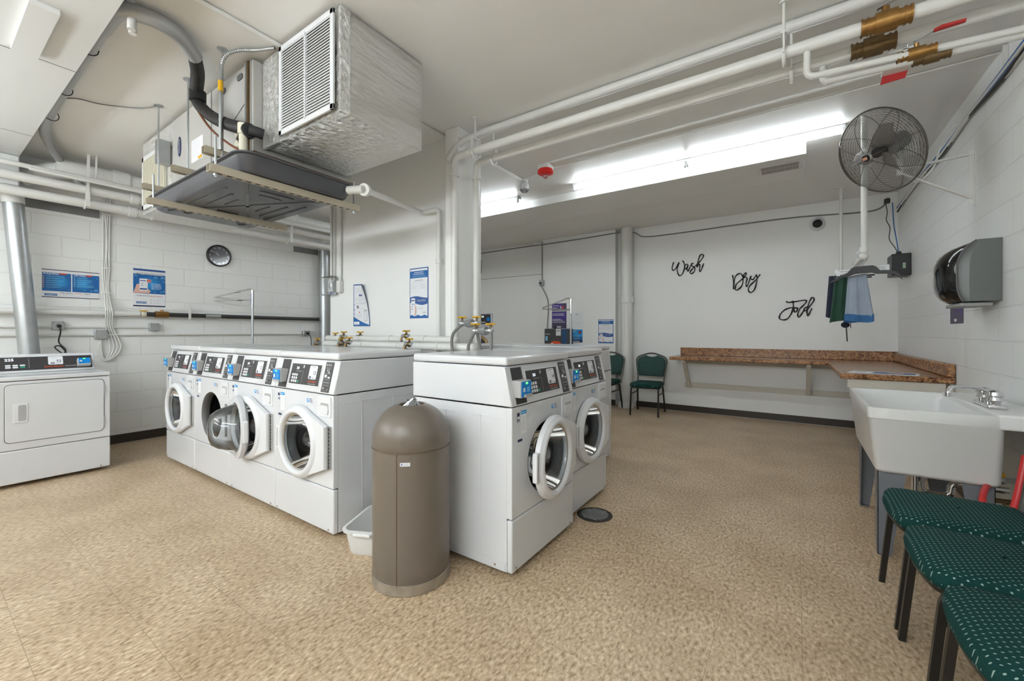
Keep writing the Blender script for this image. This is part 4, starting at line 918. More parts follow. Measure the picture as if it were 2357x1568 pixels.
m = MB(); m.prism(f, [(-3.62, 2.42), (-3.42, 2.42), (-3.42, 2.58), (-3.62, 2.58)], 0, .002, PAPER); f2 = WX(uy0-.0022); m.lines(f2, -3.61, -3.45, 2.57, 9, .014, .003, 1, INKL); m.rect(f2, -3.50, -3.43, 2.425, 2.445, 1, YEL); m.build('rating_label', t)
m = MB()
for a, z in ((-2.86, 2.43), (-2.86, 2.36)): m.cyl((a, uy0, z), (a, uy0-.02, z), .026, IVORY, 14)
for a in (-3.42, -3.36, -3.30): m.cyl((a, uy0, 2.31), (a, uy0-.02, 2.31), .024, WPLAS, 14)
m.build('pipe_cap', t)
m = MB(); m.prism(f, rr(-2.90, -2.82, 2.31, 2.47, .03), 0, .004, BLACK); m.build('cap_plate', t)
# foil wrapped filter section at the far end
t = thing('return_filter_box', 'foil wrapped box with a ribbed filter face at far end of the air handler', 'air filter box', (-4.35, 1.5, 2.22))
quilt(-4.72, -4.005, 1.19, 1.85, 2.22, 2.835, FOIL, FOIL).build('foil_wrap', t, ang=80)
m = MB(); f = WX(1.183)
m.prism(f, [(-4.68, 2.25), (-4.10, 2.25), (-4.10, 2.29), (-4.68, 2.29)], 0, .012, LOUV); m.prism(f, [(-4.68, 2.66), (-4.10, 2.66), (-4.10, 2.70), (-4.68, 2.70)], 0, .012, LOUV); m.prism(f, [(-4.68, 2.25), (-4.64, 2.25), (-4.64, 2.70), (-4.68, 2.70)], 0, .012, LOUV)
m.build('filter_frame', t, bevel=.002)
m = MB()
for i in range(18): a = -4.63+i*0.029; m.box(a, a+0.013, 1.165, 1.183, 2.29, 2.66, IVORY)
m.build('filter_pleats', t)
m = MB(); m.box(-4.09, -4.02, 1.10, 1.18, 2.50, 2.68, GALV); m.build('junction_box', t, bevel=.004)
# drain pan: sloping sides, ribs under the base
px0, px1, py0, py1, pz0, pz1 = -3.95, -2.42, 1.00, 1.74, 2.085, 2.175
t = thing('drain_pan', 'black plastic drip tray hanging under the air handler', 'drip tray', ((px0+px1)/2, 1.37, pz0))
m = MB(); F0 = Fr((0, 0, 0), (1, 0, 0), (0, 1, 0)); k = 8
loops = [(rr(px0, px1, py0, py1, .09, k), pz1), (rr(px0, px1, py0, py1, .09, k), pz1-.008), (rr(px0+.02, px1-.02, py0+.02, py1-.02, .08, k), pz1-.010), (rr(px0+.045, px1-.045, py0+.045, py1-.045, .08, k), pz0+.008), (rr(px0+.06, px1-.06, py0+.06, py1-.06, .07, k), pz0)]
n = len(loops[0][0]); vs = [(a, b, z) for lp, z in loops for a, b in lp]
fs = [(i*n+q, i*n+(q+1) % n, (i+1)*n+(q+1) % n, (i+1)*n+q) for i in range(len(loops)-1) for q in range(n)]+[tuple(range(4*n, 5*n))]
m.add(vs, fs, PANM)
loops = [(rr(px0+.012, px1-.012, py0+.012, py1-.012, .085, k), pz1+.0005), (rr(px0+.03, px1-.03, py0+.03, py1-.03, .08, k), pz1-.006), (rr(px0+.055, px1-.055, py0+.055, py1-.055, .07, k), pz0+.02)]
vs = [(a, b, z) for lp, z in loops for a, b in lp]; m.add(vs, [(i*n+q, i*n+(q+1) % n, (i+1)*n+(q+1) % n, (i+1)*n+q) for i in range(2) for q in range(n)]+[tuple(range(2*n, 3*n))], PANM)
m.build('pan', t, ang=50)
m = MB(); cxp, cyp = (px0+px1)/2, (py0+py1)/2
for sx in (-1, 1):
    for sy in (-1, 1): m.bar((cxp, cyp, pz0-.002), (cxp+sx*.60, cyp+sy*.27, pz0-.002), .022, PANM, .006)
for i, L_ in enumerate((0.20, 0.30, 0.40)):
    q = 0.10+0.075*i
    for s_ in (-1, 1):
        m.bar((cxp-L_+.1, cyp+s_*q, pz0-.002), (cxp+L_-.1, cyp+s_*q, pz0-.002), .012, PANM, .006)
        m.bar((cxp+s_*(0.2+q*1.2), cyp-L_*.35, pz0-.002), (cxp+s_*(0.2+q*1.2), cyp+L_*.35, pz0-.002), .012, PANM, .006)
for a, b in ((px0+.25, cyp-.18), (px1-.2, cyp-.2), (px0+.2, cyp+.2)): m.tube([(a+.05*math.cos(z*PI/8), b+.03*math.sin(z*PI/8), pz0-.001) for z in range(16)], .005, PANM, 6, closed=True)
m.build('base_ribs', t)
MB().cyl((px1-.02, 1.66, 2.135), (px1+.10, 1.69, 2.125), .026, WPIPE, 16).build('outlet_stub', t)
# struts
def strut(x, y0_, y1_, z, label, holes=False):
    m = MB(); m.box(x-.021, x-.018, y0_, y1_, z, z+.04, STRUT); m.box(x+.018, x+.021, y0_, y1_, z, z+.04, STRUT)
    if holes:
        m.box(x-.018, x+.018, y0_, y1_, z, z+.003, STRUT); k_ = y0_+.04
        while k_ < y1_-.05: m.box(x-.008, x+.008, k_, k_+.024, z-.0015, z-.0001, BLACK); k_ += .048
    else:
        m.box(x-.018, x+.018, y0_, y1_, z+.037, z+.04, STRUT); m.box(x-.018, x-.011, y0_, y1_, z, z+.003, STRUT); m.box(x+.011, x+.018, y0_, y1_, z, z+.003, STRUT)
    return tag(m.build('channel_strut'), label, 'metal channel', 'tan metal channels carrying the air handler and its tray')
strut(-2.535, 0.90, 1.80, 2.040, 'slotted tan channel under the right end of the black tray', True)
strut(-3.50, 0.90, 1.80, 2.040, 'slotted tan channel under the left part of the black tray', True)
strut(-2.80, 0.97, 1.90, 2.225, 'tan channel end above the tray, rightmost, beside the white drain tee')
strut(-3.29, 0.97, 1.90, 2.225, 'tan channel end above the tray, middle one of three')
strut(-3.86, 0.97, 1.90, 2.225, 'tan channel end above the tray, leftmost, by the ribbed filter')
def rod(x, y, z0_, z1_, label, flange=True):
    m = MB(); m.cyl((x, y, z0_), (x, y, z1_), .006, GALV, 8); m.cyl((x, y, z0_+.006), (x, y, z0_+.016), .012, GALV, 6)
    if flange: m.cyl((x, y, z1_-.006), (x, y, z1_), .028, GALV, 12)
    return tag(m.build('threaded_rod'), label, 'hanging rod', 'threaded hanging rods of the air handler')
rod(-3.86, 1.06, 2.22, ZC, 'long threaded rod at left end of the air handler')
rod(-3.30, 1.06, 2.22, ZC, 'threaded rod before the paper label of the air handler')
rod(-2.78, 1.06, 2.22, ZC, 'threaded rod strapped to the coiled conduit by the insulated pipe')
rod(-2.535, 0.935, 2.02, 2.24, 'short bolt rod at near corner of the black tray', False)
rod(-3.50, 0.935, 2.02, 2.24, 'short bolt rod at left corner of the black tray', False)
rod(-2.535, 1.77, 2.02, 2.24, 'short bolt rod at far right corner of the black tray', False)
# insulated refrigerant pipe
t = thing('insulated_pipe', 'thick insulated pipe curving along the soffit edge then down, turning black, to the air handler', 'insulated pipe', (-3.5, 0.8, 2.5))
zt = ZC-.05
A_ = [at(188, 428, x=-5.72), at(150, 385, z=zt-.06), at(112, 330, z=zt), at(104, 285, z=zt), at(130, 232, z=zt), at(180, 152, z=zt), at(225, 80, z=zt), at(262, 30, z=zt), at(300, 27, z=zt), at(370, 52, z=zt), at(420, 90, z=zt), at(448, 130, z=zt)]
sp = smooth_path(A_, 8)
MB().tube(sp, [0.030 if i < 18 else 0.034 if i < 50 else 0.040 for i in range(len(sp))], mat('silver_grey_tape', (0.40, 0.41, 0.41), 0.3, 0.3), 14).build('taped_section', t)
B_ = [at(448, 130, z=zt), at(455, 170, y=1.02), at(452, 220, y=1.06), at(462, 245, y=1.07), at(490, 270, y=1.08), at(530, 288, y=1.09), at(572, 298, y=1.12)]
MB().tube(smooth_path(B_, 8), 0.036, INSUL, 14).build('black_section', t)
m = MB(); p_ = at(455, 222, y=1.06); m.cyl(p_+Vector((0, 0, -.03)), p_+Vector((0, 0, .03)), .046, BLACK, 14); m.box(p_.x-.08, p_.x-.03, p_.y-.02, p_.y+.02, p_.z+.0, p_.z+.05, BLACK); m.build('clamp', t)
m = MB(); p_ = at(575, 300, y=1.12); m.tube(smooth_path([p_, p_+Vector((.02, .03, -.005)), p_+Vector((.03, .06, -.01))]), .03, RUB, 12); m.cyl(p_+Vector((-.03, 0, .0)), p_+Vector((.0, 0, .0)), .042, RUB, 14); m.build('end_boot', t)
for px_, py_ in ((118, 265), (148, 205), (205, 110)):
    m = MB(); p_ = at(px_, py_, z=zt); m.tube([p_+Vector((0, .040*math.cos(a), .040*math.sin(a))) for a in [k_*PI/6 for k_ in range(12)]], .003, BLACK, 5, closed=True); m.build('tie_wrap', t)
m = MB(); m.tube(smooth_path([at(446, 235, y=1.05), at(460, 262, y=1.05), at(488, 300, y=1.05), at(525, 330, y=1.06), at(550, 345, y=1.08)]), .007, COPP, 8)
tag(m.build('copper_line'), 'thin copper line sagging from the black clamp to the tray corner', 'copper pipe')
# drain tee of white plastic
m = MB(); p_ = at(560, 290, y=1.10); m.cyl((p_.x, p_.y, 2.19), (p_.x, p_.y, p_.z+.0), .022, IVORY, 16); m.cyl((p_.x, p_.y, p_.z-.05), (p_.x, p_.y, p_.z+.01), .028, IVORY, 16); m.cyl((p_.x-.10, p_.y+.02, 2.27), (p_.x, p_.y, 2.27), .022, IVORY, 14)
tag(m.build('drain_tee'), 'upright ivory plastic drain tee standing in the tray corner', 'plastic pipe')
# coiled conduit
t = thing('flexible_conduit', 'ribbed metal conduit arching from the ceiling box down beside a hanging rod', 'conduit', (-2.8, 1.05, 2.3))
pts = smooth_path([(-2.765, 1.045, 2.26), (-2.765, 1.045, 2.45), (-2.765, 1.045, 2.70), (-2.74, 1.06, 2.80), (-2.68, 1.10, 2.835), (-2.60, 1.16, 2.84), (-2.50, 1.22, 2.848)], 14)
m = MB(); m.tube(pts, [0.011 if i % 2 else 0.0085 for i in range(len(pts))], GALV, 10, caps=False); m.build('ribbed_tube', t)
m = MB(); m.cyl((-2.765, 1.045, 2.60), (-2.765, 1.045, 2.66), .0135, YEL, 10); m.build('yellow_tag', t)
run('ceiling_raceway', 'thin white raceway on the ceiling leading to the foil wrapped box', 'conduit', [(-2.45, 0.60, ZC-.012), (-2.45, 1.24, ZC-.012)], .012, WPIPE, 8)
run('ceiling_raceway', 'thin white raceway on ceiling between foil box, pillar and heat detector', 'conduit', [(-2.45, 1.80, ZC-.012), (-2.45, 3.78, ZC-.012)], .011, WPIPE, 8)
tag(MB().tube(smooth_path([(-3.86, 1.05, ZC-.01), (-4.0, .98, ZC-.012), (-4.15, .82, ZC-.012), (-4.2, .7, ZC-.01), (-4.25, .62, ZC-.03)]), .004, CABG, 6).build('thin_cable'), 'thin cable crossing the ceiling from the soffit to the leftmost rod', 'cable')
m = MB()
for o_ in (0, .04): m.cyl((-2.76-o_*.9, 0.65+o_*.35, ZC-.14), (-2.76-o_*.9, .65+o_*.35, ZC), .017, WPIPE, 14)
m.box(-2.80, -2.755, .64, .675, ZC-.05, ZC-.04, WPIPE)
tag(m.build('pipe_stubs'), 'pair of white pipe stubs poking down from the ceiling near top left', 'pipe')
# PVC drain line to the pillar
t = thing('condensate_line', 'white plastic drain line from the tray to the pillar and down the partition', 'pipe', (-2.5, 2.3, 1.9))
e1 = Vector((px1+.10, 1.69, 2.125)); e2 = at(972, 490, y=PW-.05); e3 = at(1010, 482, y=PW-.05); 
MB().tube(elbow_path([e1, e2, e3, Vector((e3.x, PW-.05, 0.95))], .04), .020, WPIPE, 14).build('pipe', t)
m = MB(); m.cyl(e1, e1+(e2-e1).normalized()*.03, .040, WPIPE, 18); m.build('union', t); m = MB(); m.cyl((e3.x, PW-.05, 1.78), (e3.x, PW-.05, 1.83), .026, WPIPE, 14); m.build('union', t)

# ------------------------------------------------------------------ pipes on the partition and pillar
run('riser_pipe', 'white conduit down the left edge of the partition to the clear meter box', 'conduit', [(-4.12, PW-.02, 1.72), (-4.12, PW-.02, ZC)], .014, WPIPE)
run('riser_pipe', 'second thin white conduit beside it, down to the clear meter box', 'conduit', [(-4.07, PW-.02, 1.74), (-4.07, PW-.02, ZC)], .009, WPIPE)
run('riser_pipe', 'white conduit right of the meter box on the partition', 'conduit', [(-3.955, PW-.02, 1.72), (-3.955, PW-.02, ZC)], .012, WPIPE)
t = thing('thermostat_guard', 'clear plastic guard box over a thermostat at the left edge of partition', 'thermostat', (-4.10, PW, 1.58))
MB().box(-4.21, -4.02, PW-.09, PW-.001, 1.59, 1.79, CLEARC).build('clear_cover', t, bevel=.012)
m = MB(); m.box(-4.15, -4.07, PW-.04, PW-.001, 1.63, 1.75, WPLAS); m.rect(WX(PW-.041), -4.135, -4.10, 1.66, 1.72, 1, GREY); m.build('thermostat', t)
tag(MB().box(-3.995, -3.93, PW-.05, PW-.001, 1.61, 1.74, WPIPE).build('switch_box', bevel=.01), 'white painted switch box right of the clear thermostat guard', 'switch box')
run('vertical_pipe', 'white pipe running down the pillar front from the upper horizontal pipe', 'pipe', [(-2.262, PW-.12, 0), (-2.262, PW-.12, 2.60), (XR, PW-.12, 2.60)], .030, WPIPE, 18, soft=.07, fit=[((-2.262, PW-.12, 2.44), (-2.262, PW-.12, 2.47)), ((-2.13, PW-.12, 2.60), (-2.08, PW-.12, 2.60))])
run('vertical_pipe', 'white pipe beside the pillar rising then turning right, lower of the two', 'pipe', [(-2.19, PW+.065, 0), (-2.19, PW+.065, 2.60), (XR, PW+.065, 2.60)], .029, WPIPE, 18, soft=.07, fit=[((-2.19, PW+.065, 2.46), (-2.19, PW+.065, 2.49))])
run('ceiling_conduit', 'thick white conduit hugging the ceiling above the two pipes', 'conduit', [(-2.33, PW-.13, 2.58), (-2.26, PW-.07, 2.74), (-2.05, PW+.04, ZC-.04), (-1.8, PW+.05, ZC-.035), (XR, PW+.05, ZC-.035)], .030, WPIPE, 14, soft=.12)
def clevis(x, y, z, label):
    m = MB(); m.bar((x-.02, y-.035, z-.02), (x-.02, y-.035, z+.09), .03, WPIPE, .008); m.bar((x-.02, y+.035, z-.02), (x-.02, y+.035, z+.09), .03, WPIPE, .008)
    m.tube([(x-.02, y+.037*math.cos(a), z-.02+.037*math.sin(a)) for a in [PI+k_*PI/8 for k_ in range(9)]], .009, WPIPE, 6); m.box(x-.034, x-.006, y-.038, y+.038, z+.084, z+.094, WPIPE)
    m.cyl((x-.02, y, z+.09), (x-.02, y, ZC), .007, WPIPE, 8); m.cyl((x-.02, y, ZC-.008), (x-.02, y, ZC), .02, WPIPE, 10)
    tag(m.build('clevis_hanger'), label, 'pipe hanger', 'white clevis hangers of the two ceiling pipes')
clevis(-2.03, PW-.12, 2.60, 'clevis hanger near the pillar on the upper pipe')
clevis(-1.99, PW+.065, 2.60, 'clevis hanger near the pillar on the lower pipe')
clevis(-.03, PW-.12, 2.60, 'clevis hanger on the upper pipe before the brass valves')
clevis(.0, PW+.065, 2.60, 'clevis hanger on the lower pipe before the brass valves')
run('branch_pipe', 'small white pipe dropping from the upper pipe then right to a brass valve', 'pipe', [(.045, PW-.12, 2.57), (.045, PW-.12, 2.447), (XR-.01, PW+.01, 2.447)], .015, WPIPE, 12, soft=.035)
run('branch_pipe', 'small white pipe dropping from the lower pipe then right, by the red tag', 'pipe', [(.115, PW+.065, 2.57), (.115, PW+.065, 2.49), (XR-.01, PW+.145, 2.49)], .015, WPIPE, 12, soft=.03)
def valve(p, r, L_, m_, label, hdir, hl, group='brass ball valves of the ceiling pipes'):
    t = thing('ball_valve', label, 'valve', p, 0, group); p = Vector(p); X = Vector((1, 0, 0))
    m = MB(); m.cyl(p-X*L_*.22, p+X*L_*.22, r*1.5, m_, 12); m.cyl(p-X*L_*.5, p+X*L_*.5, r*1.15, m_, 16)
    for s_ in (-1, 1):
        m.cyl(p+X*s_*L_*.46, p+X*s_*L_*.5, r*1.32, m_, 16); m.cyl(p+X*s_*L_*.34, p+X*s_*L_*.38, r*1.3, m_, 16)
    m.build('body', t); h = Vector(hdir).normalized()
    MB().cyl(p+h*r, p+h*(r*2.3), r*.5, m_, 10).build('stem', t)
    q = p+h*(r*2.35); m = MB(); m.bar(q-X*.03, q+X*hl*.35+h*.03, .02, SILV, .005); ln = m.build('lever_arm', t)
    m = MB(); m.tube([q+X*hl*.35+h*.03, q+X*hl*.5+h*.034, q+X*hl+h*.034], [.010, .014, .011], RED, 8, sq=(1.2, .6)); m.build('red_grip', t)
valve((.335, PW-.12, 2.60), .030, .175, BRASS, 'biggest brass ball valve, on the upper ceiling pipe at top right', (0, .1, 1), .17)
valve((.312, PW+.065, 2.60), .030, .17, DBRASS, 'dark bronze ball valve on the second ceiling pipe below the big brass one', (0, -.35, .9), .15)
valve((.445, PW-.062, 2.447), .018, .13, BRASS, 'small brass valve with red lever on the upper thin branch pipe', (0, -.2, 1), .15)
valve((.525, PW+.103, 2.49), .018, .13, DBRASS, 'small bronze valve on the lower thin branch pipe nearest the blue cables', (0, .5, .8), .03)
m = MB(); f = WX(PW+.33); p_ = at(2057, 178, y=PW+.33); m.prism(f, [(p_.x-.055, p_.z-.024), (p_.x+.045, p_.z-.018), (p_.x+.055, p_.z+.022), (p_.x-.045, p_.z+.016)], 0, .006, RED); m.box(p_.x-.05, p_.x+.05, PW+.10, PW+.33, p_.z+.016, p_.z+.024, WPIPE); m.box(p_.x, p_.x+.02, PW+.10, PW+.125, p_.z+.02, 2.49, WPIPE)
tag(m.build('red_tag'), 'small red plate hanging under the thin ceiling pipes near the valves', 'tag')
run('ceiling_conduit', 'thin white conduit on ceiling running right from the red strobe', 'conduit', [(-1.98, 3.545, ZC-.014), (XR, 3.49, ZC-.014)], .012, WPIPE, 8)
run('ceiling_wire', 'surface wire strip on ceiling from the heat detector toward the fan wall', 'cable', [(-2.40, 3.80, ZC-.008), (-2.04, 3.70, ZC-.008), (XR, 3.66, ZC-.008)], .007, WPIPE, 6)
t = thing('strobe_alarm', 'round red ceiling strobe alarm with a clear lens', 'fire alarm', (-2.06, 3.61, ZC-.10))
MB().box(-2.12, -2.00, 3.55, 3.67, ZC-.045, ZC, WPIPE).build('back_box', t, bevel=.006)
MB().lathe([(.001, -.052), (.055, -.052), (.078, -.038), (.080, -.018), (.070, 0), (.001, 0)], (-2.06, 3.61, ZC-.046), (0, 0, 1), STROBE, 32).build('red_housing', t)
MB().ball((-2.06, 3.61, ZC-.105), .03, CLEARC, 16).build('lens', t)
t = thing('heat_detector', 'white ceiling heat detector with slotted dome, left of the red strobe', 'smoke detector', (-2.45, 3.83, ZC-.14))
MB().cyl((-2.45, 3.83, ZC-.04), (-2.45, 3.83, ZC), .042, WPIPE, 16).build('base', t)
m = MB(); m.lathe([(.001, -.085), (.038, -.080), (.05, -.055), (.052, -.02), (.045, 0), (.001, 0)], (-2.45, 3.83, ZC-.045), (0, 0, 1), WPLAS, 24)
for k_ in range(12):
    a = k_*PI/6; c_, s_ = math.cos(a), math.sin(a); m.bar((-2.45+.047*c_, 3.83+.047*s_, ZC-.108), (-2.45+.028*c_, 3.83+.028*s_, ZC-.130), .010, SEAM)
m.build('sensor_dome', t)
# vent in the duct underside
t = thing('ceiling_vent', 'louvred vent register in the underside of the ceiling ledge', 'air vent', (-.10, 4.72, ZC-.1)); z = ZC-.0955
MB().box(-.30, .05, 4.60, 4.84, z-.006, z, LOUV).build('frame', t, bevel=.002)
m = MB()
for r_ in range(2):
    for i in range(24): a = -.275+i*.0125; m.box(a, a+.006, 4.625+r_*.10, 4.625+r_*.10+.085, z-.0075, z-.0061, BROWNM)
m.build('slots', t)
# security dome
t = thing('dome_camera', 'round ceiling dome camera mounted high on the far wall', 'security camera', (.227, YB, 2.50)); c_ = Vector((.227, YB, 2.585))
MB().lathe([(.001, .0), (.088, .0), (.088, .012), (.062, .045), (.05, .05)], c_, (0, -1, 0), WPLAS, 32).build('base_ring', t)
MB().lathe([(.055, .045), (.05, .07), (.03, .09), (.001, .096)], c_, (0, -1, 0), mat('smoked_dome', (.02, .02, .02), .08), 28).build('smoked_dome', t)
# far wall big pipe
t = thing('downpipe', 'tall thick white pipe with a collar on the far wall between the chairs', 'pipe', (-2.24, YB-.11, 0))
MB().cyl((-2.235, YB-.11, 0.0), (-2.235, YB-.11, ZC), .092, WPIPE, 32).build('pipe', t)
m = MB(); m.cyl((-2.235, YB-.11, 1.665), (-2.235, YB-.11, 1.765), .108, WPIPE, 32); m.box(-2.14, -2.11, YB-.16, YB-.12, 1.68, 1.75, GALV); m.build('clamp_collar', t)
m = MB(); m.lathe([(.13, 0), (.13, .05), (.11, .09), (.094, .10)], (-2.235, YB-.135, 0), (0, 0, 1), WPIPE, 28); m.build('base_collar', t)
# cables over the far wall
m = MB(); m.tube(smooth_path([at(1090, 586, y=YB-.01), at(1225, 566, y=YB-.012), at(1250, 563, y=YB-.14), at(1330, 551, y=YB-.14), at(1415, 537, y=YB-.14), at(1435, 534, y=YB-.13), at(1462, 536, y=YB-.05), at(1484, 545, y=YB-.01), at(1560, 537, y=YB-.01), at(1700, 517, y=YB-.01), at(1835, 500, y=YB-.01), at(1980, 489, y=YB-.01), at(2028, 478, y=YB-.01), at(2044, 455, y=YB-.01)], 5), .009, CABG, 8)
tag(m.build('wall_cable'), 'dark cable draped along the top of the far wall', 'cable')
run('wall_raceway', 'white cable raceway just above the dark cable at left of far wall', 'conduit', [at(1085, 577, y=YB-.01), at(1225, 562, y=YB-.01)], .014, WPIPE, 8)
t = thing('wall_outlet', 'grey surface outlet on the far wall bay with a plug in it', 'outlet', (-3.76, YB-.12, 2.0)); o_ = at(1248, 652, y=YB-.13)
MB().box(o_.x-.045, o_.x+.045, YB-.165, YB-.121, o_.z-.055, o_.z+.055, LGREY).build('box', t, bevel=.008)
MB().cyl((o_.x-.01, YB-.165, o_.z), (o_.x-.01, YB-.20, o_.z-.006), .018, BLACK, 10).build('plug', t)
run('wall_conduit', 'thin dark conduit dropping from far wall top to the grey outlet', 'conduit', [(o_.x, YB-.132, 2.83), (o_.x, YB-.132, o_.z+.05)], .009, CABG, 8)
m = MB(); m.tube(smooth_path([(o_.x-.01, YB-.20, o_.z-.01), at(1251, 668, y=YB-.15), at(1260, 688, y=YB-.135), at(1262, 710, y=YB-.135), at(1261, 735, y=YB-.135), at(1259, 760, y=YB-.15)]), .008, CABG, 8)
tag(m.build('power_cable'), 'grey cord hanging from the far wall outlet to the payment box', 'power cord')
# payment kiosk on the wall
t = thing('payment_kiosk', 'black wall mounted payment box with orange graphic and blue side panel', 'payment machine', (-3.5, YB-.2, .72))
k0 = at(1253, 757, y=YB-.25); k1 = at(1311, 757, y=YB-.25)
MB().box(k0.x, k1.x, YB-.25, YB-.121, .74, k0.z, mat('kiosk_black', (.06, .057, .06), .35)).build('body', t, bevel=.008)
f = WX(YB-.2505); W_ = k1.x-k0.x; m = MB()
m.rect(f, k0.x+W_*.70, k0.x+W_*.90, .80, k0.z-.01, 1, mat('kiosk_blue', (.01, .07, .20), .3)); m.rect(f, k0.x+W_*.47, k0.x+W_*.66, k0.z-.12, k0.z-.005, 1, PAPER); m.rect(f, k0.x+W_*.49, k0.x+W_*.63, k0.z-.05, k0.z-.025, 2, INKG)
m.rect(f, k0.x+W_*.04, k0.x+W_*.14, k0.z-.21, k0.z-.13, 1, INKS); m.rect(f, k0.x+W_*.04, k0.x+W_*.24, k0.z-.10, k0.z-.088, 1, INKL)
m.flat(f, [(k0.x+W_*.12, k0.z-.33), (k0.x+W_*.22, k0.z-.26), (k0.x+W_*.38, k0.z-.21), (k0.x+W_*.60, k0.z-.22), (k0.x+W_*.68, k0.z-.26), (k0.x+W_*.68, k0.z-.33)], 1, ORNG); m.rect(f, k0.x+W_*.29, k0.x+W_*.35, k0.z-.30, k0.z-.245, 2, PAPER); m.rect(f, k0.x+W_*.46, k0.x+W_*.6, k0.z-.285, k0.z-.265, 2, DARK)
m.build('printed_face', t)
MB().tube([(k0.x+W_*.32, YB-.18, k0.z), (k0.x+W_*.32, YB-.18, k0.z+.03), (k0.x+W_*.36, YB-.18, k0.z+.045), (k0.x+W_*.38, YB-.18, k0.z)], .008, BLACK, 8).build('lock', t)
p_ = at(1160, 639, y=YB-.001); struct(MB().box(-5.9, -3.81, YB-.004, YB, p_.z-.003, p_.z+.003, SEAM).build('trim_10', smooth=False, origin=(0, 0, 0)))
# emergency niche on the far wall left
t = thing('pipe_niche', 'square wall opening with a white pipe fitting in it, behind the pillar pipe', 'wall opening', (-5.4, YB, 2.4)); a_ = at(1070, 604, y=YB-.01); b_ = at(1108, 629, y=YB-.01)
m = MB(); m.box(a_.x, b_.x, YB-.02, YB-.001, b_.z, a_.z, BEAM); m.build('recess_lining', t)
m = MB(); m.cyl((a_.x, YB-.06, b_.z+.06), (b_.x-.03, YB-.06, b_.z+.05), .035, WPIPE, 12); m.ball((a_.x+.12, YB-.06, b_.z+.06), .05, WPIPE, 12); m.build('pipe_fitting', t)
# stacked dryer beyond the island
t = thing('stack_dryer', 'tall white dryer with control panel and gold door ring behind the pillar', 'dryer', (-5.2, 6.62, 0)); p_ = at(1131, 721, y=6.60)
X1_, Z1_ = p_.x, p_.z
MB().box(X1_-.68, X1_, 6.60, YB-.001, 0, Z1_, WHITE).build('cabinet', t, bevel=.006)
f = WX(6.60); m = MB(); a_ = at(1105, 724, y=6.60); b_ = at(1129, 746, y=6.60); m.prism(f, [(a_.x, b_.z), (b_.x, b_.z), (b_.x, a_.z), (a_.x, a_.z)], 0, .004, DARK); f2 = WX(6.595); m.text(f2, '225', a_.x+.04, a_.z-.06, .03, 1, LEDW)
for i in range(3): m.rect(f2, a_.x+.04+i*.04, a_.x+.065+i*.04, b_.z+.02, b_.z+.05, 1, PAPER)
m.build('control_panel', t)
m = MB(); m.box(b_.x-.06, b_.x+.01, 6.55, 6.60, (a_.z+b_.z)/2-.04, (a_.z+b_.z)/2+.03, BLUE); m.build('card_reader', t, bevel=.004)
c_ = at(1105, 798, y=6.60); m = MB(); m.lathe([(.17, .0), (.17, .03), (.205, .045), (.225, .03), (.225, 0)], c_, (0, -1, 0), GOLDR, 40); d = m.build('door', t)
MB().lathe([(.168, .025), (.12, .035), (.001, .04)], c_, (0, -1, 0), mat('dark_glass', (.05, .05, .05), .1), 32).build('window', d)

# ------------------------------------------------------------------ water supply behind the left row
def supply(y, z, x0_, x1_, r, label):
    m = MB(); m.cyl((x0_, y, z), (x1_, y, z), r, WPIPE, 16); m.ball((x1_, y, z), r*1.15, WPIPE, 12)
    for k_ in (.3, .55, .8): q = x0_+(x1_-x0_)*k_; m.cyl((q, y, z), (q+.03, y, z), r*1.15, WPIPE, 16)
    return tag(m.build('supply_pipe'), label, 'water pipe')
supply(2.44, 1.135, -3.93, -2.21, .030, 'upper horizontal water pipe along the partition behind the left washers')
supply(2.34, 1.085, -3.80, -1.93, .030, 'lower horizontal water pipe along the partition behind the left washers')
def tap(x, y, z, label, hose=None, d=1, group='yellow handled taps on the water pipes'):
    t = thing('hose_tap', label, 'tap', (x, y, z), 0, group)
    m = MB(); m.cyl((x-.05, y, z), (x+.03, y, z), .017, GALV, 12); m.ball((x, y, z), .024, DBRASS, 10); m.cyl((x, y, z), (x, y, z+.035), .008, DBRASS, 8); m.cyl((x-.045, y, z), (x-.05, y-.01, z-.04), .013, DBRASS, 10); m.build('body', t)
    m = MB(); m.cyl((x, y, z+.035), (x, y, z+.042), .012, YEL, 10)
    for k_ in range(4):
        a = k_*PI/2+.4; m.ball((x+.024*math.cos(a), y+.024*math.sin(a), z+.042), .011, YEL, 8, (1, 1, .7))
    m.build('handle', t)
    if hose:
        pts = [(x-.05, y-.01, z-.04)]+hose+[(hose[-1][0], 2.104, .72)]; m = MB(); m.tube(smooth_path(pts), .012, BRAID, 10)
        tag(m.build('water_hose'), 'grey braided hose under the '+label.replace('yellow handled tap on the water pipes, ', 'tap '), 'hose', 'braided hoses on the water taps')
L4 = 'yellow handled tap on the water pipes, '
tap(-3.80, 2.44, 1.145, L4+'leftmost, by the galvanised duct', [(-3.86, 2.42, 1.03), (-3.86, 2.4, .9)])
tap(-3.60, 2.40, 1.155, L4+'second from left on the upper pipe', [(-3.70, 2.38, 1.06), (-3.75, 2.3, .95)])
tap(-3.40, 2.44, 1.155, L4+'below the peeling poster', [(-3.46, 2.42, 1.03), (-3.47, 2.4, .9)])
tap(-3.88, 2.30, 1.09, L4+'lowest at far left', [(-3.9, 2.3, .95)])
tap(-3.48, 2.30, 1.095, L4+'left one of the low close pair', [(-3.58, 2.25, 1.03), (-3.6, 2.2, .9)])
tap(-3.38, 2.31, 1.105, L4+'right one of the low close pair', [(-3.44, 2.28, 1.02), (-3.45, 2.25, .9)])
tap(-2.74, 2.42, 1.165, L4+'upper one in front of the blue poster', [(-2.80, 2.40, 1.03), (-2.80, 2.38, .9)])
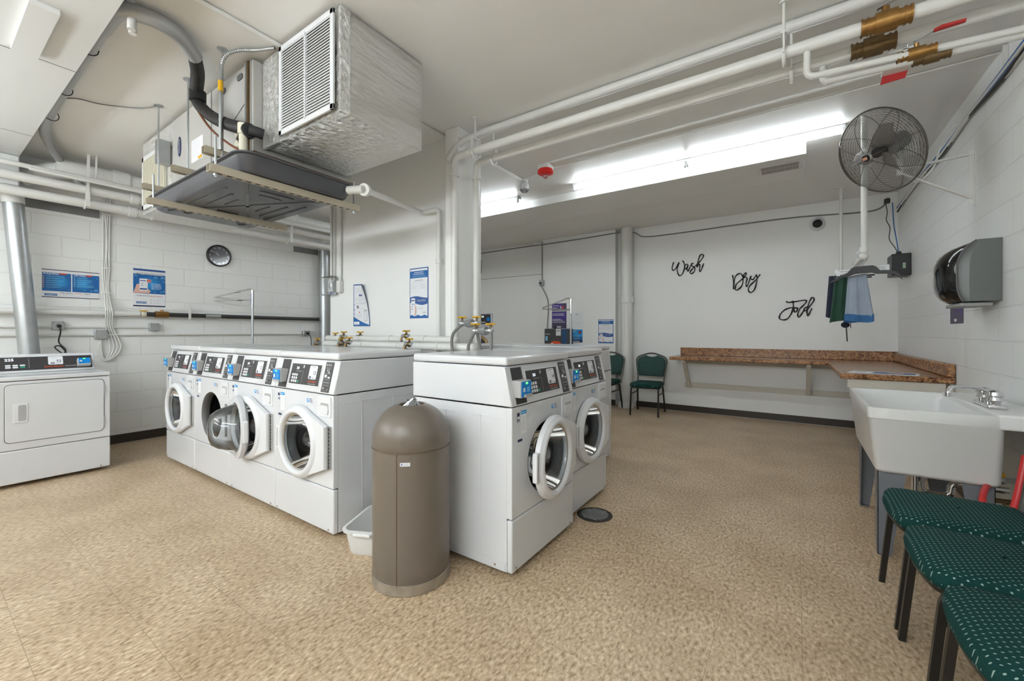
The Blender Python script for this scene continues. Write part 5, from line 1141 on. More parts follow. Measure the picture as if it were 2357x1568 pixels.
tap(-2.58, 2.31, 1.100, L4+'lower one in front of the blue poster', [(-2.63, 2.30, 1.02), (-2.63, 2.3, .9)])
def manifold(y, z, x0_, x1_, lab):
    t = thing('water_manifold', lab, 'water pipe', ((x0_+x1_)/2, y, z-.05)); m = MB()
    m.cyl((x0_, y, z), (x1_, y, z), .017, GALV, 12); m.cyl((x0_+.03, y, z), (x1_-.05, y, z), .026, GALV, 8); m.cyl((x0_+.05, y, z), (x0_+.09, y, z), .032, GALV, 8); m.build('galvanised_union', t)
    m = MB(); m.cyl((x0_-.08, y+.08, z), (x0_, y, z), .012, WPIPE, 10); m.build('feed', t)
    for i, x in enumerate((x0_-.01, x1_)):
        m = MB(); m.cyl((x, y, z), (x, y, z+.04), .008, DBRASS, 8); m.ball((x, y, z), .024, GALV, 10)
        for k_ in range(4): a = k_*PI/2+.4; m.ball((x+.024*math.cos(a), y+.024*math.sin(a), z+.045), .011, YEL, 8, (1, 1, .7))
        m.build('valve', t)
manifold(2.34, 1.262, -2.035, -1.905, 'upper galvanised fitting with two yellow taps right of the pillar')
manifold(2.28, 1.208, -1.86, -1.735, 'lower galvanised fitting with two yellow taps right of the pillar')
H4 = 'grey braided hose from the galvanised fittings, '
for lab, pts in ((H4+'leftmost', [(-2.045, 2.33, 1.25), (-2.10, 2.30, 1.18), (-2.09, 2.28, 1.08), (-2.03, 2.26, 1.0), (-1.98, 2.2, .9)]),
                 (H4+'slanting middle', [(-1.905, 2.34, 1.25), (-1.89, 2.33, 1.18), (-1.85, 2.31, 1.08), (-1.82, 2.28, .95)]),
                 (H4+'curved second', [(-1.865, 2.27, 1.20), (-1.90, 2.25, 1.12), (-1.895, 2.23, 1.05), (-1.89, 2.2, .9)]),
                 (H4+'rightmost straight', [(-1.73, 2.28, 1.20), (-1.72, 2.27, 1.15), (-1.715, 2.26, 1.05), (-1.715, 2.25, .9)])):
    tag(MB().tube(smooth_path(pts), .011, BRAID, 10).build('water_hose'), lab, 'hose')

# ------------------------------------------------------------------ laundry carts with hanging racks
def cart(px_, top, tip, y, lab, rotz=0):
    a = at(px_, top, y=y); b = at(tip[0], tip[1], y=y); t = thing('laundry_cart', lab, 'laundry cart', (a.x, y, 0), 0)
    z0_ = .12; w_ = a.x-b.x
    m = MB(); m.tube([(a.x, y, z0_), (a.x, y, a.z-.20)], .013, GALV, 10); m.tube([(a.x, y, a.z-.22), (a.x, y, a.z-.015)], .017, CHROME, 10); m.build('pole', t)
    m = MB(); m.tube(elbow_path([(a.x, y, a.z-.02), (a.x-.04, y-.01, a.z), (b.x, y-.15, b.z), (b.x, y-.15, b.z-.015), (a.x, y, b.z-.03)], .02), .009, CHROME, 8); m.build('hanging_loop', t)
    m = MB(); 
    for q in (0, .45):
        for r_ in (0, .55): m.cyl((a.x-r_, y+q, 0.03), (a.x-r_, y+q, .12), .012, SILV, 8)
    m.tube([(a.x, y, z0_), (a.x-.55, y, z0_), (a.x-.55, y+.45, z0_), (a.x, y+.45, z0_)], .012, CHROME, 8, closed=True); m.tube([(a.x, y, .7), (a.x-.55, y, .7), (a.x-.55, y+.45, .7), (a.x, y+.45, .7)], .010, CHROME, 8, closed=True)
    for i in range(12): m.cyl((a.x-.55*i/11, y, z0_), (a.x-.55*i/11, y, .7), .003, CHROME, 5); m.cyl((a.x-.55*i/11, y+.45, z0_), (a.x-.55*i/11, y+.45, .7), .003, CHROME, 5)
    m.build('wire_basket', t)
    m = MB()
    for q in (0, .45):
        for r_ in (0, .55): m.cyl((a.x-r_-.01, y+q, .03), (a.x-r_+.01, y+q, .03), .03, RUB, 14)
    m.build('caster', t)
cart(581, 665, (502, 692), 2.32, 'chrome laundry cart rack rising behind the left washers below the clock')
cart(1314, 686, (1261, 710), 5.3, 'chrome laundry cart rack in front of the purple poster')

# ------------------------------------------------------------------ wall words
def word(pix, label, ox=1530, oy=570, sc=6.37, thick=.0095):
    m = MB()
    for s_ in pix:
        P = smooth_path([at(ox+a/sc, oy+b/sc, y=YB-.010) for a, b in s_], 5); m.tube(P, [thick*(1.15-.45*abs(math.sin(i*.35))) for i in range(len(P))], BLACK, 6)
    return tag(m.build('wall_word'), label, 'wall lettering')
word([[(130, 215), (108, 300), (128, 335), (165, 300), (210, 217)], [(210, 217), (182, 330), (215, 413), (262, 380), (288, 300), (282, 225), (260, 190)],
      [(335, 245), (305, 250), (292, 290), (305, 318), (330, 285), (342, 250), (328, 320), (342, 345), (375, 280), (400, 235), (425, 232)], [(400, 236), (392, 262), (440, 300), (430, 355), (388, 385), (372, 358), (420, 298), (480, 240), (545, 170), (568, 118), (545, 98), (510, 130), (482, 230), (472, 290)],
      [(474, 285), (500, 245), (516, 262), (510, 325), (522, 352), (548, 295), (570, 232)]], 'black script word Wash on the far wall, topmost of three words')
word([[(995, 405), (1008, 500), (1010, 612)], [(1012, 560), (1030, 440), (1080, 385), (1122, 388), (1150, 450), (1130, 560), (1055, 625), (1034, 590), (1060, 525), (1150, 450), (1190, 400), (1188, 370), (1162, 395), (1158, 430), (1208, 448), (1192, 520), (1198, 572), (1225, 530), (1262, 420)],
      [(1262, 415), (1266, 462), (1300, 462), (1345, 395)], [(1345, 395), (1352, 470), (1318, 610), (1262, 658), (1226, 625), (1248, 560), (1340, 470), (1400, 392)]], 'black script word Dry on the far wall, middle of three words')
word([[(1785, 785), (1798, 804), (1900, 795), (2050, 770), (2076, 795), (2030, 850), (1980, 900), (1950, 980), (1966, 1022), (2005, 975), (2050, 900)], [(1875, 780), (1886, 850), (1862, 950), (1805, 1038), (1740, 1060), (1682, 1040), (1692, 980), (1765, 910), (1870, 880), (1960, 892)],
      [(1925, 880), (1897, 900), (1905, 944), (1934, 936), (1942, 900), (1925, 878)], [(2092, 872), (2055, 882), (2042, 925), (2070, 922), (2125, 860), (2182, 785), (2186, 740), (2156, 735), (2118, 800), (2086, 920), (2094, 1002), (2122, 960), (2155, 890)]], 'black script word Fold on the far wall, lowest of three words')

# ------------------------------------------------------------------ folding counter
CZ = .850; CX = .31; CYN = 4.48; CBY = 6.13
t = thing('folding_counter', 'brown speckled L shaped folding counter along the far and right walls', 'counter', (0, 6.4, .8))
m = MB(); m.prism(Fr((0, 0, 0), (1, 0, 0), (0, 1, 0)), [(-1.485, CBY), (CX, CBY), (CX, CYN), (XR-.002, CYN), (XR-.002, YB-.002), (-1.485, YB-.002)], CZ-.045, CZ, GRAN); m.build('countertop', t, bevel=.008)
m = MB(); m.box(-1.44, XR-.002, YB-.024, YB-.002, CZ+.001, CZ+.115, GRAN); m.build('backsplash', t, bevel=.004)
m = MB(); m.box(XR-.045, XR-.002, CYN, YB-.026, CZ+.001, CZ+.105, GRAN); m.build('side_splash', t, bevel=.012)
m = MB(); m.box(-1.38, XR-.06, YB-.022, YB-.002, .375, .445, BEIGE); m.build('wall_rail', t, bevel=.002)
m = MB(); m.box(-1.40, XR-.1, YB-.022, YB-.002, CZ-.12, CZ-.048, BEIGE); m.box(CX+.05, XR-.05, CYN+.03, CYN+.05, CZ-.12, CZ-.048, BEIGE); m.box(XR-.022, XR-.002, CYN+.05, YB-.03, CZ-.12, CZ-.048, BEIGE); m.build('apron', t, bevel=.002)
for x in (-1.31, .13):
    m = MB(); m.bar((x, CBY+.10, CZ-.052), (x, YB-.05, .39), .05, BEIGE, .035); m.bar((x, CBY+.05, CZ-.062), (x, YB-.03, CZ-.062), .035, BEIGE, .03); m.build('bracket', t)
m = MB(); m.bar((CX+.12, CYN+.3, CZ-.055), (XR-.04, CYN+.3, .42), .05, BEIGE, .035); m.build('bracket', t)
f = Fr((0, 0, CZ+.001), (1, 0, 0), (0, 1, 0))
m = MB(); m.prism(f, [(.36, 4.56), (.80, 4.50), (.84, 4.72), (.42, 4.76)], 0, .004, PAPER)
f2 = Fr((0, 0, CZ+.0052), (1, 0, 0), (0, 1, 0)); m.flat(f2, [(.52, 4.56), (.78, 4.52), (.81, 4.66), (.56, 4.70)], 1, INKM); m.flat(f2, [(.40, 4.58), (.48, 4.57), (.50, 4.68), (.44, 4.69)], 1, INKL); m.flat(f2, [(.62, 4.58), (.72, 4.56), (.73, 4.62), (.64, 4.63)], 2, SKIN)
tag(m.build('flyer'), 'printed flyer lying on the near end of the brown counter', 'flyer')

# ------------------------------------------------------------------ chairs
def make_chair(loc, rotz, label, group):
    t = thing('banquet_chair', label, 'chair', loc, rotz, group); M = WM[t.name]; F0 = Fr(M @ Vector((0, 0, 0)), M.to_3x3() @ Vector((1, 0, 0)), M.to_3x3() @ Vector((0, 1, 0)))
    w_, d_ = .218, .215
    def outline(k=1.0, e=0):
        pts = [(-.215, -.135), (-.20, -.185), (-.165, -.208), (-.08, -.222), (0, -.226), (.08, -.222), (.165, -.208), (.20, -.185), (.215, -.135), (.198, .12), (.19, .19), (.165, .22), (0, .225), (-.165, .22), (-.19, .19), (-.198, .12)]
        q = smooth_path([(a*k, b*k, 0) for a, b in pts]+[(pts[0][0]*k, pts[0][1]*k, 0)], 3)[:-1]; return [(v.x, v.y) for v in q]
    lo = [(outline(.97), .405), (outline(1.0), .412), (outline(1.02), .425), (outline(1.0), .447), (outline(.95), .460), (outline(.80), .468), (outline(.4), .472), (outline(.02), .473)]
    m = MB(); n = len(lo[0][0]); m.add([F0.p(a, b, z) for lp, z in lo for a, b in lp], [(i*n+q, i*n+(q+1) % n, (i+1)*n+(q+1) % n, (i+1)*n+q) for i in range(len(lo)-1) for q in range(n)], SEATF); m.build('seat', t, ang=80)
    m = MB(); m.prism(F0, outline(.96), .390, .404, CHFR); m.build('seat_frame', t)
    M3 = lambda x, y, z: M @ Vector((x, y, z))
    for s_ in (-1, 1):
        m = MB(); m.tube([M3(s_*.185, -.165, .40), M3(s_*.19, -.18, .36), M3(s_*.195, -.215, 0)], .0155, CHFR, 4); m.build('leg', t)
        m = MB(); m.tube([M3(s_*.18, .175, .40), M3(s_*.185, .185, .36), M3(s_*.20, .27, 0)], .0155, CHFR, 4); m.build('leg', t)
        MB().tube([M3(s_*.193, -.195, .30), M3(s_*.188, .20, .30)], .009, CHFR, 8).build('side_stretcher', t)
    # back frame with the crowned top
    by = lambda z: .228+(z-.42)*.16
    prof = [(-.19, .40), (-.192, .50), (-.205, .62), (-.222, .74), (-.218, .785), (-.185, .82), (-.11, .85), (-.05, .868), (0, .872), (.05, .868), (.11, .85), (.185, .82), (.218, .785), (.222, .74), (.205, .62), (.192, .50), (.19, .40)]
    sp_ = smooth_path([(a, by(b), b) for a, b in prof], 3); m = MB(); m.tube([M @ v for v in sp_], .0145, CHBK, 8, sq=(.8, 1.1)); m.build('back_frame', t)
    pad = [(-.178, .53), (-.192, .62), (-.208, .74), (-.203, .778), (-.175, .807), (-.105, .836), (-.075, .838), (-.055, .826), (0, .818), (.055, .826), (.075, .838), (.105, .836), (.175, .807), (.203, .778), (.208, .74), (.192, .62), (.178, .53)]
    m = MB(); n = len(pad); cxx, czz = 0, .68
    lv = [(1.0, -.012), (1.0, .008), (.96, .020), (.7, .028), (.02, .03)]
    vs = []
    for k_, d in lv:
        for a, b in pad:
            A_, B_ = cxx+(a-cxx)*k_, czz+(b-czz)*k_; vs.append(M3(A_, by(B_)-d, B_))
    m.add(vs, [(i*n+q, i*n+(q+1) % n, (i+1)*n+(q+1) % n, (i+1)*n+q) for i in range(len(lv)-1) for q in range(n)]+[tuple(range(n))], BACKF); m.build('backrest', t, ang=60)
    return t
c0 = make_chair((0.555, 2.46, 0), -PI/2, 'green dotted chair seat at right edge, next to the utility sink', None)
c1 = copy_tree(c0); c1.location = (.555, 2.00, 0); c1['label'] = 'middle green dotted chair of the three at the right edge'
c2 = copy_tree(c0); c2.location = (.565, 1.545, 0); c2['label'] = 'nearest green dotted chair in the bottom right corner'
c3 = copy_tree(c0); c3.location = (-1.80, 6.16, 0); c3.rotation_euler = (0, 0, math.radians(4)); c3['label'] = 'green dotted chair left of the counter on the far wall, fully seen'
c4 = copy_tree(c0); c4.location = (-2.47, 6.14, 0); c4.rotation_euler = (0, 0, math.radians(-3)); c4['label'] = 'green dotted chair half hidden behind the washers at the far wall'
for c_ in (c0, c1, c2): c_['group'] = 'green chairs in a row along the right wall'
for c_ in (c3, c4): c_['group'] = 'green chairs against the far wall'

# ------------------------------------------------------------------ utility sink
sx0, sx1, sy0, sy1, sz = .315, .985, 2.90, 3.84, .800
t = thing('utility_sink', 'white plastic laundry sink on grey metal legs against the right wall', 'sink', (.65, 3.37, 0))
m = MB(); dk = .80
def ringl(x0_, x1_, y0_, y1_, z, r=.03): return [(a, b, z) for a, b in rr(x0_, x1_, y0_, y1_, r, 4)]
bx1_ = .815
lo = [ringl(sx0+.045, bx1_-.01, sy0+.055, sy1-.055, .452), ringl(sx0+.035, bx1_-.002, sy0+.04, sy1-.04, .47), ringl(sx0+.008, bx1_, sy0+.012, sy1-.012, sz-.065),
      ringl(sx0, bx1_, sy0, sy1, sz-.055), ringl(sx0, bx1_, sy0, sy1, sz), ringl(sx0+.016, bx1_-.014, sy0+.016, sy1-.016, sz), ringl(sx0+.03, bx1_-.05, sy0+.05, sy1-.05, sz-.05), ringl(sx0+.06, bx1_-.05, sy0+.075, sy1-.075, .49), ]
n = len(lo[0]); m.add([p for lp in lo for p in lp], [(i*n+q, i*n+(q+1) % n, (i+1)*n+(q+1) % n, (i+1)*n+q) for i in range(len(lo)-1) for q in range(n)]+[tuple(range(n)), tuple(range((len(lo)-1)*n, len(lo)*n))], TUBW)
m.build('basin', t, ang=50)
MB().box(bx1_-.03, sx1, sy0, sy1, sz-.062, sz+.010, TUBW).build('faucet_deck', t, bevel=.010, seg=3)
for x, y, sx_, sy_ in ((sx0+.05, sy0+.07, 1, 1), (sx0+.05, sy1-.07, 1, -1), (bx1_-.02, sy0+.07, -1, 1), (bx1_-.02, sy1-.07, -1, -1)):
    m = MB()
    # angle-iron leg, wide at the basin and narrow at the foot
    for (ux, uy) in ((sx_, 0), (0, sy_)):
        m.add([(x, y, .455), (x+ux*.115, y+uy*.115, .455), (x+ux*.055, y+uy*.055, 0), (x, y, 0), (x+(sx_*.003 if uy else 0), y+(sy_*.003 if ux else 0), .455), (x+ux*.115+(sx_*.003 if uy else 0), y+uy*.115+(sy_*.003 if ux else 0), .455), (x+ux*.055+(sx_*.003 if uy else 0), y+uy*.055+(sy_*.003 if ux else 0), 0), (x+(sx_*.003 if uy else 0), y+(sy_*.003 if ux else 0), 0)],
              [(0, 1, 2, 3), (4, 7, 6, 5), (0, 4, 5, 1), (1, 5, 6, 2), (2, 6, 7, 3), (3, 7, 4, 0)], LEGG)
    m.box(min(x, x+sx_*.05), max(x, x+sx_*.05), min(y, y+sy_*.03), max(y, y+sy_*.03), 0, .003, LEGG)
    m.build('leg', t)
m = MB(); fx, fy = .60, 3.37
m.cyl((fx, fy, .455), (fx, fy, .36), .020, CHROME, 12); m.tube(elbow_path([(fx, fy, .37), (fx, fy, .26), (fx+.13, fy, .26), (fx+.13, fy, .34), (fx+.35, fy, .34)], .05), .019, CHROME, 12); m.cyl((fx, fy, .33), (fx, fy, .36), .028, CHROME, 10); m.build('drain_trap', t)
t = thing('faucet', 'chrome two handle faucet with swing spout on the sink deck', 'faucet', (.81, 3.20, sz+.01)); z = sz+.010
MB().box(.80, .87, 3.09, 3.31, z, z+.022, CHROME).build('base_plate', t, bevel=.008, seg=3)
for y in (3.13, 3.27):
    m = MB(); m.lathe([(.020, .0), (.024, .012), (.030, .02), (.026, .035), (.032, .045), (.028, .062), (.012, .070), (.001, .071)], (.835, y, z+.022), (0, 0, 1), CHROME, 12); m.build('handle', t)
m = MB(); m.tube(smooth_path([(.83, 3.20, z+.02), (.83, 3.20, z+.06), (.815, 3.19, z+.085), (.77, 3.165, z+.098), (.70, 3.12, z+.102), (.672, 3.10, z+.098), (.66, 3.09, z+.08), (.658, 3.088, z+.07)]), .009, CHROME, 12); m.cyl((.658, 3.088, z+.072), (.658, 3.088, z+.052), .012, CHROME, 12); m.build('spout', t)
m = MB(); m.tube(smooth_path([(.93, 3.06, z+.01), (.945, 3.05, z+.014), (.95, 3.02, z+.012)]), .006, SILV, 8); m.tube([(.94+.014*math.cos(k_*PI/6), 3.10, z+.022+.014*math.sin(k_*PI/6)) for k_ in range(12)], .0015, SILV, 5, closed=True)
tag(m.build('drain_plug'), 'small metal plug ring lying on the sink deck by the wall', 'plug')
m = MB()
for x, y in ((.55, 3.20), (.62, 3.62)): m.cyl((x, y, 0.0), (x, y, .452), .016, CHROME, 12)
tag(m.build('sink_pipe'), 'pair of chrome upright pipes under the utility sink', 'pipe')
# shutoffs and red hose right of the sink
t = thing('wall_spigot', 'tarnished wall spigots with a yellow handle right of the sink', 'tap', (.96, 2.80, .5))
so_ = at(2312, 1106, x=.93)-Vector((.92, 2.80, .58)); so_.x = 0
m = MB(Matrix.Translation(so_)); m.cyl((XR, 2.82, .58), (.90, 2.80, .58), .014, SILV, 10); m.ball((.92, 2.80, .58), .024, SILV, 10); m.cyl((.92, 2.80, .58), (.86, 2.74, .56), .013, SILV, 10); m.cyl((XR, 2.75, .46), (.91, 2.74, .46), .013, DBRASS, 10); m.ball((.93, 2.74, .46), .022, DBRASS, 10); m.cyl((XR, 2.90, .44), (.92, 2.89, .44), .013, DBRASS, 10); m.build('body', t)
m = MB(Matrix.Translation(so_)); m.box(.895, .915, 2.74, 2.86, .605, .63, YEL); m.ball((.905, 2.74, .62), .014, YEL, 8); m.ball((.905, 2.86, .62), .014, YEL, 8); m.build('yellow_lever', t, bevel=.004)
m = MB(); m.tube(smooth_path([at(2296, 1102, y=3.1), at(2274, 1116, y=2.97), at(2262, 1142, y=2.85), at(2263, 1172, y=2.80), at(2268, 1210, y=2.76)]), .013, HOSER, 12)
m.tube(smooth_path([at(2362, 1050, y=2.86), at(2350, 1110, y=2.83), at(2338, 1160, y=2.80), at(2322, 1205, y=2.76)]), .015, HOSER, 12)
tag(m.build('red_hose'), 'red rubber hose looping down behind the chairs beside the sink', 'hose')

# ------------------------------------------------------------------ towel dispenser
dy0, dy1, dz0, dz1 = 3.63, 3.97, 1.385, 1.755
t = thing('towel_dispenser', 'grey paper towel dispenser with smoked round front on right wall', 'towel dispenser', (.88, 3.8, dz0))
yc_, hw_ = (dy0+dy1)/2, (dy1-dy0)/2
def ddep(sv, q):
    # housing depth at sideways position sv (-1..1) and height q (0..1)
    base = .135-.05*max(0, q-.6)**1.5*3; b_ = .115*max(0, 1-sv*sv)**.55*max(0, 1-abs(2*q-.95)**3.2)**.5
    return base+b_
def dgrid(s0, s1, mt, off=0, q0=0, q1=1, ns=14, nq=20):
    m = MB(); vs = []
    for j_ in range(nq+1):
        for i_ in range(ns+1):
            sv = s0+(s1-s0)*i_/ns; q = q0+(q1-q0)*j_/nq; vs.append((XR-ddep(sv, q)-off, yc_+hw_*sv, dz0+(dz1-dz0)*q))
    m.add(vs, [(j_*(ns+1)+i_, j_*(ns+1)+i_+1, (j_+1)*(ns+1)+i_+1, (j_+1)*(ns+1)+i_) for j_ in range(nq) for i_ in range(ns)], mt); return m
m = MB(); P = [(ddep(-1, q/12), dz0+(dz1-dz0)*q/12) for q in range(13)]
for y in (dy0, dy1): m.add([(XR-a, y, b) for a, b in P]+[(XR-.001, y, dz1), (XR-.001, y, dz0)], [tuple(range(15))], DISP)
for z, q in ((dz0, 0), (dz1, 1)): m.add([(XR-.001, dy0, z), (XR-.001, dy1, z)]+[(XR-ddep(1-2*i_/14, q), yc_+hw_*(1-2*i_/14), z) for i_ in range(15)], [tuple(range(17))], DISP)
m.build('housing', t)
dgrid(-1, -.90, DISP, ns=3).build('side_frame', t, ang=80); dgrid(.28, 1, DISP, ns=10).build('front_cover', t, ang=80)
dgrid(-.90, .28, SMOKE, .003).build('smoked_window', t, ang=80)
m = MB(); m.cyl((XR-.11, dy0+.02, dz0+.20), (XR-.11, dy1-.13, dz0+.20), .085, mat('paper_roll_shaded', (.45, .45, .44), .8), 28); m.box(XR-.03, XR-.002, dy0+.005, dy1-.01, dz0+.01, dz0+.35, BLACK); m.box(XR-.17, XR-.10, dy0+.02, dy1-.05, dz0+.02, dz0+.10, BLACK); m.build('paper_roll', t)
for sv in (-.90, .28):
    m = MB(); m.tube([(XR-ddep(sv, q/16)-.003, yc_+hw_*sv, dz0+(dz1-dz0)*q/16) for q in range(17)], .005, LGREY if sv > 0 else SEAM, 8); m.build('window_trim', t)
m = MB(); m.box(XR-.17, XR-.03, dy0+.02, dy1-.02, dz0-.03, dz0-.008, GREY); m.build('outlet_lip', t, bevel=.006)

# ------------------------------------------------------------------ fan
fc = Vector((.498, 3.97, 2.50)); ax = Vector((-.70, -.55, -.46)).normalized(); R = .300
t = thing('wall_fan', 'round wire cage fan on a white wall bracket near the right wall', 'fan', (fc.x, fc.y, fc.z-.25))
u = ax.orthogonal().normalized(); up = Vector((0, 0, 1)); u = up.cross(ax).normalized(); v = ax.cross(u).normalized()
def cage(depth, sgn, nr, name):
    m = MB(); prof = lambda r: sgn*depth*(1-(r/R)**4.5)
    for i in range(nr):
        r = .045+(R-.045)*i/(nr-1)
        m.tube([fc+ax*prof(r)+(u*math.cos(a)+v*math.sin(a))*r for a in [2*PI*k_/56 for k_ in range(56)]], .0011 if i < nr-1 else .0032, FANW, 4, closed=True)
    for k_ in range(8):
        a0_ = 2*PI*k_/8+.05; P = []
        for j in range(11):
            r = .035+(R-.035)*j/10; P.append(fc+ax*(prof(r)+sgn*.002)+(u*math.cos(a0_)+v*math.sin(a0_))*r)
        m.tube(P, .0019, FANW, 5)
    return m.build(name, t)
cage(.115, 1, 30, 'front_guard'); cage(.10, -1, 24, 'rear_guard')
m = MB(); m.tube([fc+(u*math.cos(a)+v*math.sin(a))*(R+.001) for a in [2*PI*k_/64 for k_ in range(64)]], .006, FANW, 8, closed=True); m.build('rim', t)
m = MB(); m.lathe([(.001, .126), (.024, .126), (.026, .114), (.001, .112)], fc, ax, BLACK, 20); hb = m.build('hub_badge', t); f = Fr(fc+ax*.1265, u, v); MB().rect(f, -.018, .018, -.010, .010, 1, mat('badge_copper', (.65, .33, .2), .4)).build('badge_plate', hb)
m = MB()
for k_ in range(3):
    a0_ = 2*PI*k_/3+.9; P = []; fs = []
    for j in range(6):
        r = .035+(.20-.035)*j/5; wdt = .05+.09*math.sin(PI*min(1, j/5+.15))*.9
        for s_ in (-.5, -.17, .17, .5):
            a = a0_+s_*wdt/max(r, .07); P.append(fc+(u*math.cos(a)+v*math.sin(a))*r+ax*(s_*.055))
    for j in range(5):
        for q in range(3): fs.append((j*4+q, j*4+q+1, (j+1)*4+q+1, (j+1)*4+q))
    m.add(P, fs, BLADE)
o_ = m.build('fan_blades', t, ang=60); sm = o_.modifiers.new('thick', 'SOLIDIFY'); sm.thickness = .002
m = MB(); m.cyl(fc+ax*.03, fc-ax*.03, .035, BLACK, 18); m.cyl(fc-ax*.05, fc-ax*.20, .065, GREY, 22); m.cyl(fc-ax*.20, fc-ax*.24, .045, WPIPE, 16); m.build('motor', t)
yb, zb = 4.085, 2.41
br = MB(); br.box(XR-.004, XR-.0005, yb-.022, yb+.022, 2.06, 2.42, WPIPE); br.box(XR-.03, XR-.0005, yb-.003, yb+.003, 2.06, 2.42, WPIPE)
e_ = fc-ax*.20; j_ = Vector((e_.x+.03, yb-.01, 2.36))
br.bar((XR-.01, yb, 2.405), (.62, yb-.02, 2.375), .024, WPIPE, .012); br.bar((XR-.01, yb, 2.10), (.62, yb-.02, 2.345), .024, WPIPE, .012); br.bar((.62, yb-.02, 2.33), (.62, yb-.02, 2.50), .03, WPIPE, .03); br.bar((.62, yb-.02, 2.48), (e_.x, e_.y, e_.z), .03, WPIPE, .03)
br.build('wall_bracket', t)
m = MB(); q_ = fc-ax*.17+Vector((.05, .01, -.03)); m.box(q_.x-.03, q_.x+.05, q_.y-.03, q_.y+.03, q_.z-.08, q_.z+.02, WPIPE); m.build('switch_box', t, bevel=.005)
m = MB(); m.tube(smooth_path([(.66, yb, 2.33), (.72, yb, 2.27), (.80, yb, 2.36), (.84, yb+.03, 2.50), (.90, yb+.05, 2.62), (.96, yb+.08, 2.66)]), .006, WPIPE, 8)
tag(m.build('fan_cord'), 'white cord looping from the fan up to the cable bundle', 'power cord')

# ------------------------------------------------------------------ cables along right wall and router
m = MB()
for i, (mt, dx) in enumerate(((CABB, 0), (CABB, .022), (WPIPE, .035), (CABK, .045))):
    P = smooth_path([(XR-.02, 2.2, 2.74-dx), (XR-.02, 3.0, 2.72-dx*.8), (XR-.02, 3.6, 2.70-dx*.5-.02*(i % 2)), (XR-.02, 4.2, 2.69-dx*.3), (XR-.02, 4.8, 2.67-dx*.8), (XR-.02, 5.5, 2.68-dx*.4), (XR-.02, 6.2, 2.66-dx*.5), (XR-.04, 6.42, 2.62-dx)], 5)
    m.tube(P, .009 if i != 2 else .014, mt, 7)
tag(m.build('cable_bundle'), 'blue, white and black cables running along the top of the right wall', 'cables')
t = thing('network_box', 'black network box with tiny lights on the right wall near the corner', 'network box', (.9, 6.2, 1.8)); r0 = at(2052, 600, y=5.95)
ra = at(2060, 596, y=5.95); rb = at(2080, 640, y=5.95)
MB().box(.845, XR-.001, 5.95, 6.22, 1.80, 2.03, BLACK).build('body', t, bevel=.006)
m = MB(); f = WX(5.9495); m.rect(f, .93, .955, 1.87, 1.93, 1, GREY)
for z in (1.88, 1.90, 1.92): m.rect(f, .937, .943, z, z+.004, 2, LEDG)
m.build('indicator_strip', t)
MB().box(.89, .93, 6.0, 6.06, 2.03, 2.06, BLACK).build('plug', t, bevel=.003)
run('network_cable', 'blue cable dropping from the ceiling corner to the black box', 'cable', smooth_path([(.90, 6.30, 2.66), (.905, 6.25, 2.40), (.905, 6.10, 2.20), (.91, 6.03, 2.06)]), .005, CABB, 7)
run('network_cable', 'wavy black cord dropping from the ceiling corner to the black box', 'cable', smooth_path([(.84, 6.30, 2.68), (.85, 6.26, 2.55), (.835, 6.2, 2.45), (.86, 6.16, 2.35), (.845, 6.1, 2.22), (.88, 6.05, 2.12), (.90, 6.02, 2.06)]), .004, CABK, 7)
tag(MB().box(.83, .88, 6.28, 6.34, 2.66, 2.71, BLACK).build('power_adapter', bevel=.004), 'tiny black adapter at the ceiling corner behind the fan', 'adapter')

# ------------------------------------------------------------------ hanging rail, hangers, clothes
RX, RZ = .428, 1.775
t = thing('clothes_rail', 'white pipe clothes rail hung from the ceiling by two posts', 'clothes rail', (RX, 5.1, RZ))
MB().tube(elbow_path([(RX, 4.12, ZC), (RX, 4.12, RZ), (RX, 6.09, RZ)], .03), .020, WPIPE, 16).build('near_post_and_rail', t)
m = MB(); m.cyl((RX, 4.12, RZ+.03), (RX, 4.12, RZ+.07), .027, WPIPE, 16); m.ball((RX, 4.125, RZ), .030, WPIPE, 14); m.build('elbow', t)
MB().cyl((RX, 6.09, RZ), (RX, 6.09, ZC), .017, WPIPE, 12).build('far_post', t)
MB().box(RX-.05, RX+.05, 6.05, 6.13, ZC-.006, ZC, WPIPE).build('flange', t)
def hanger(y, hw, mt, label, z=1.655, thick=.010, tilt=0, yaw=.2, group=None):
    t = thing('clothes_hanger', label, 'hanger', (RX, y, z-.1), 0, group); c_, s_ = math.cos(yaw), math.sin(yaw)
    P = lambda a, b: Vector((RX+a*c_, y+a*s_, z+b+a*tilt))
    m = MB(); m.tube(smooth_path([P(0, .035), P(0, .07), P(.022, .10), P(.020, .135), P(-.004, .150), P(-.026, .132), P(-.024, .115)]), .0025, SILV, 6); m.build('hook', t)
    return t, P
t, P = hanger(4.16, .2, BLACK, 'black plastic hanger in front, wide with drooping notched ends', yaw=-.42, tilt=-.02)
m = MB(); fr = Fr(P(0, 0), (P(1, 0)-P(0, 0)), (0, 0, 1))
arm = [(-.225, -.080), (-.205, -.060), (-.19, -.062), (-.15, -.040), (-.10, -.022), (-.05, -.004), (.05, -.004), (.08, -.018), (.14, -.022), (.17, -.026), (.20, -.045), (.228, -.075), (.215, -.035), (.19, -.008), (.15, .004), (.10, .008), (.075, .040), (.055, .050), (-.055, .050), (-.075, .038), (-.10, .008), (-.17, -.028), (-.20, -.045), (-.228, -.070)]
m.prism(fr, arm, -.006, .006, BLACK); m.build('arms', t, bevel=.002)
t, P = hanger(4.24, .2, WPLAS, 'white plastic clip hanger just behind the black one', yaw=-.30, z=1.67)
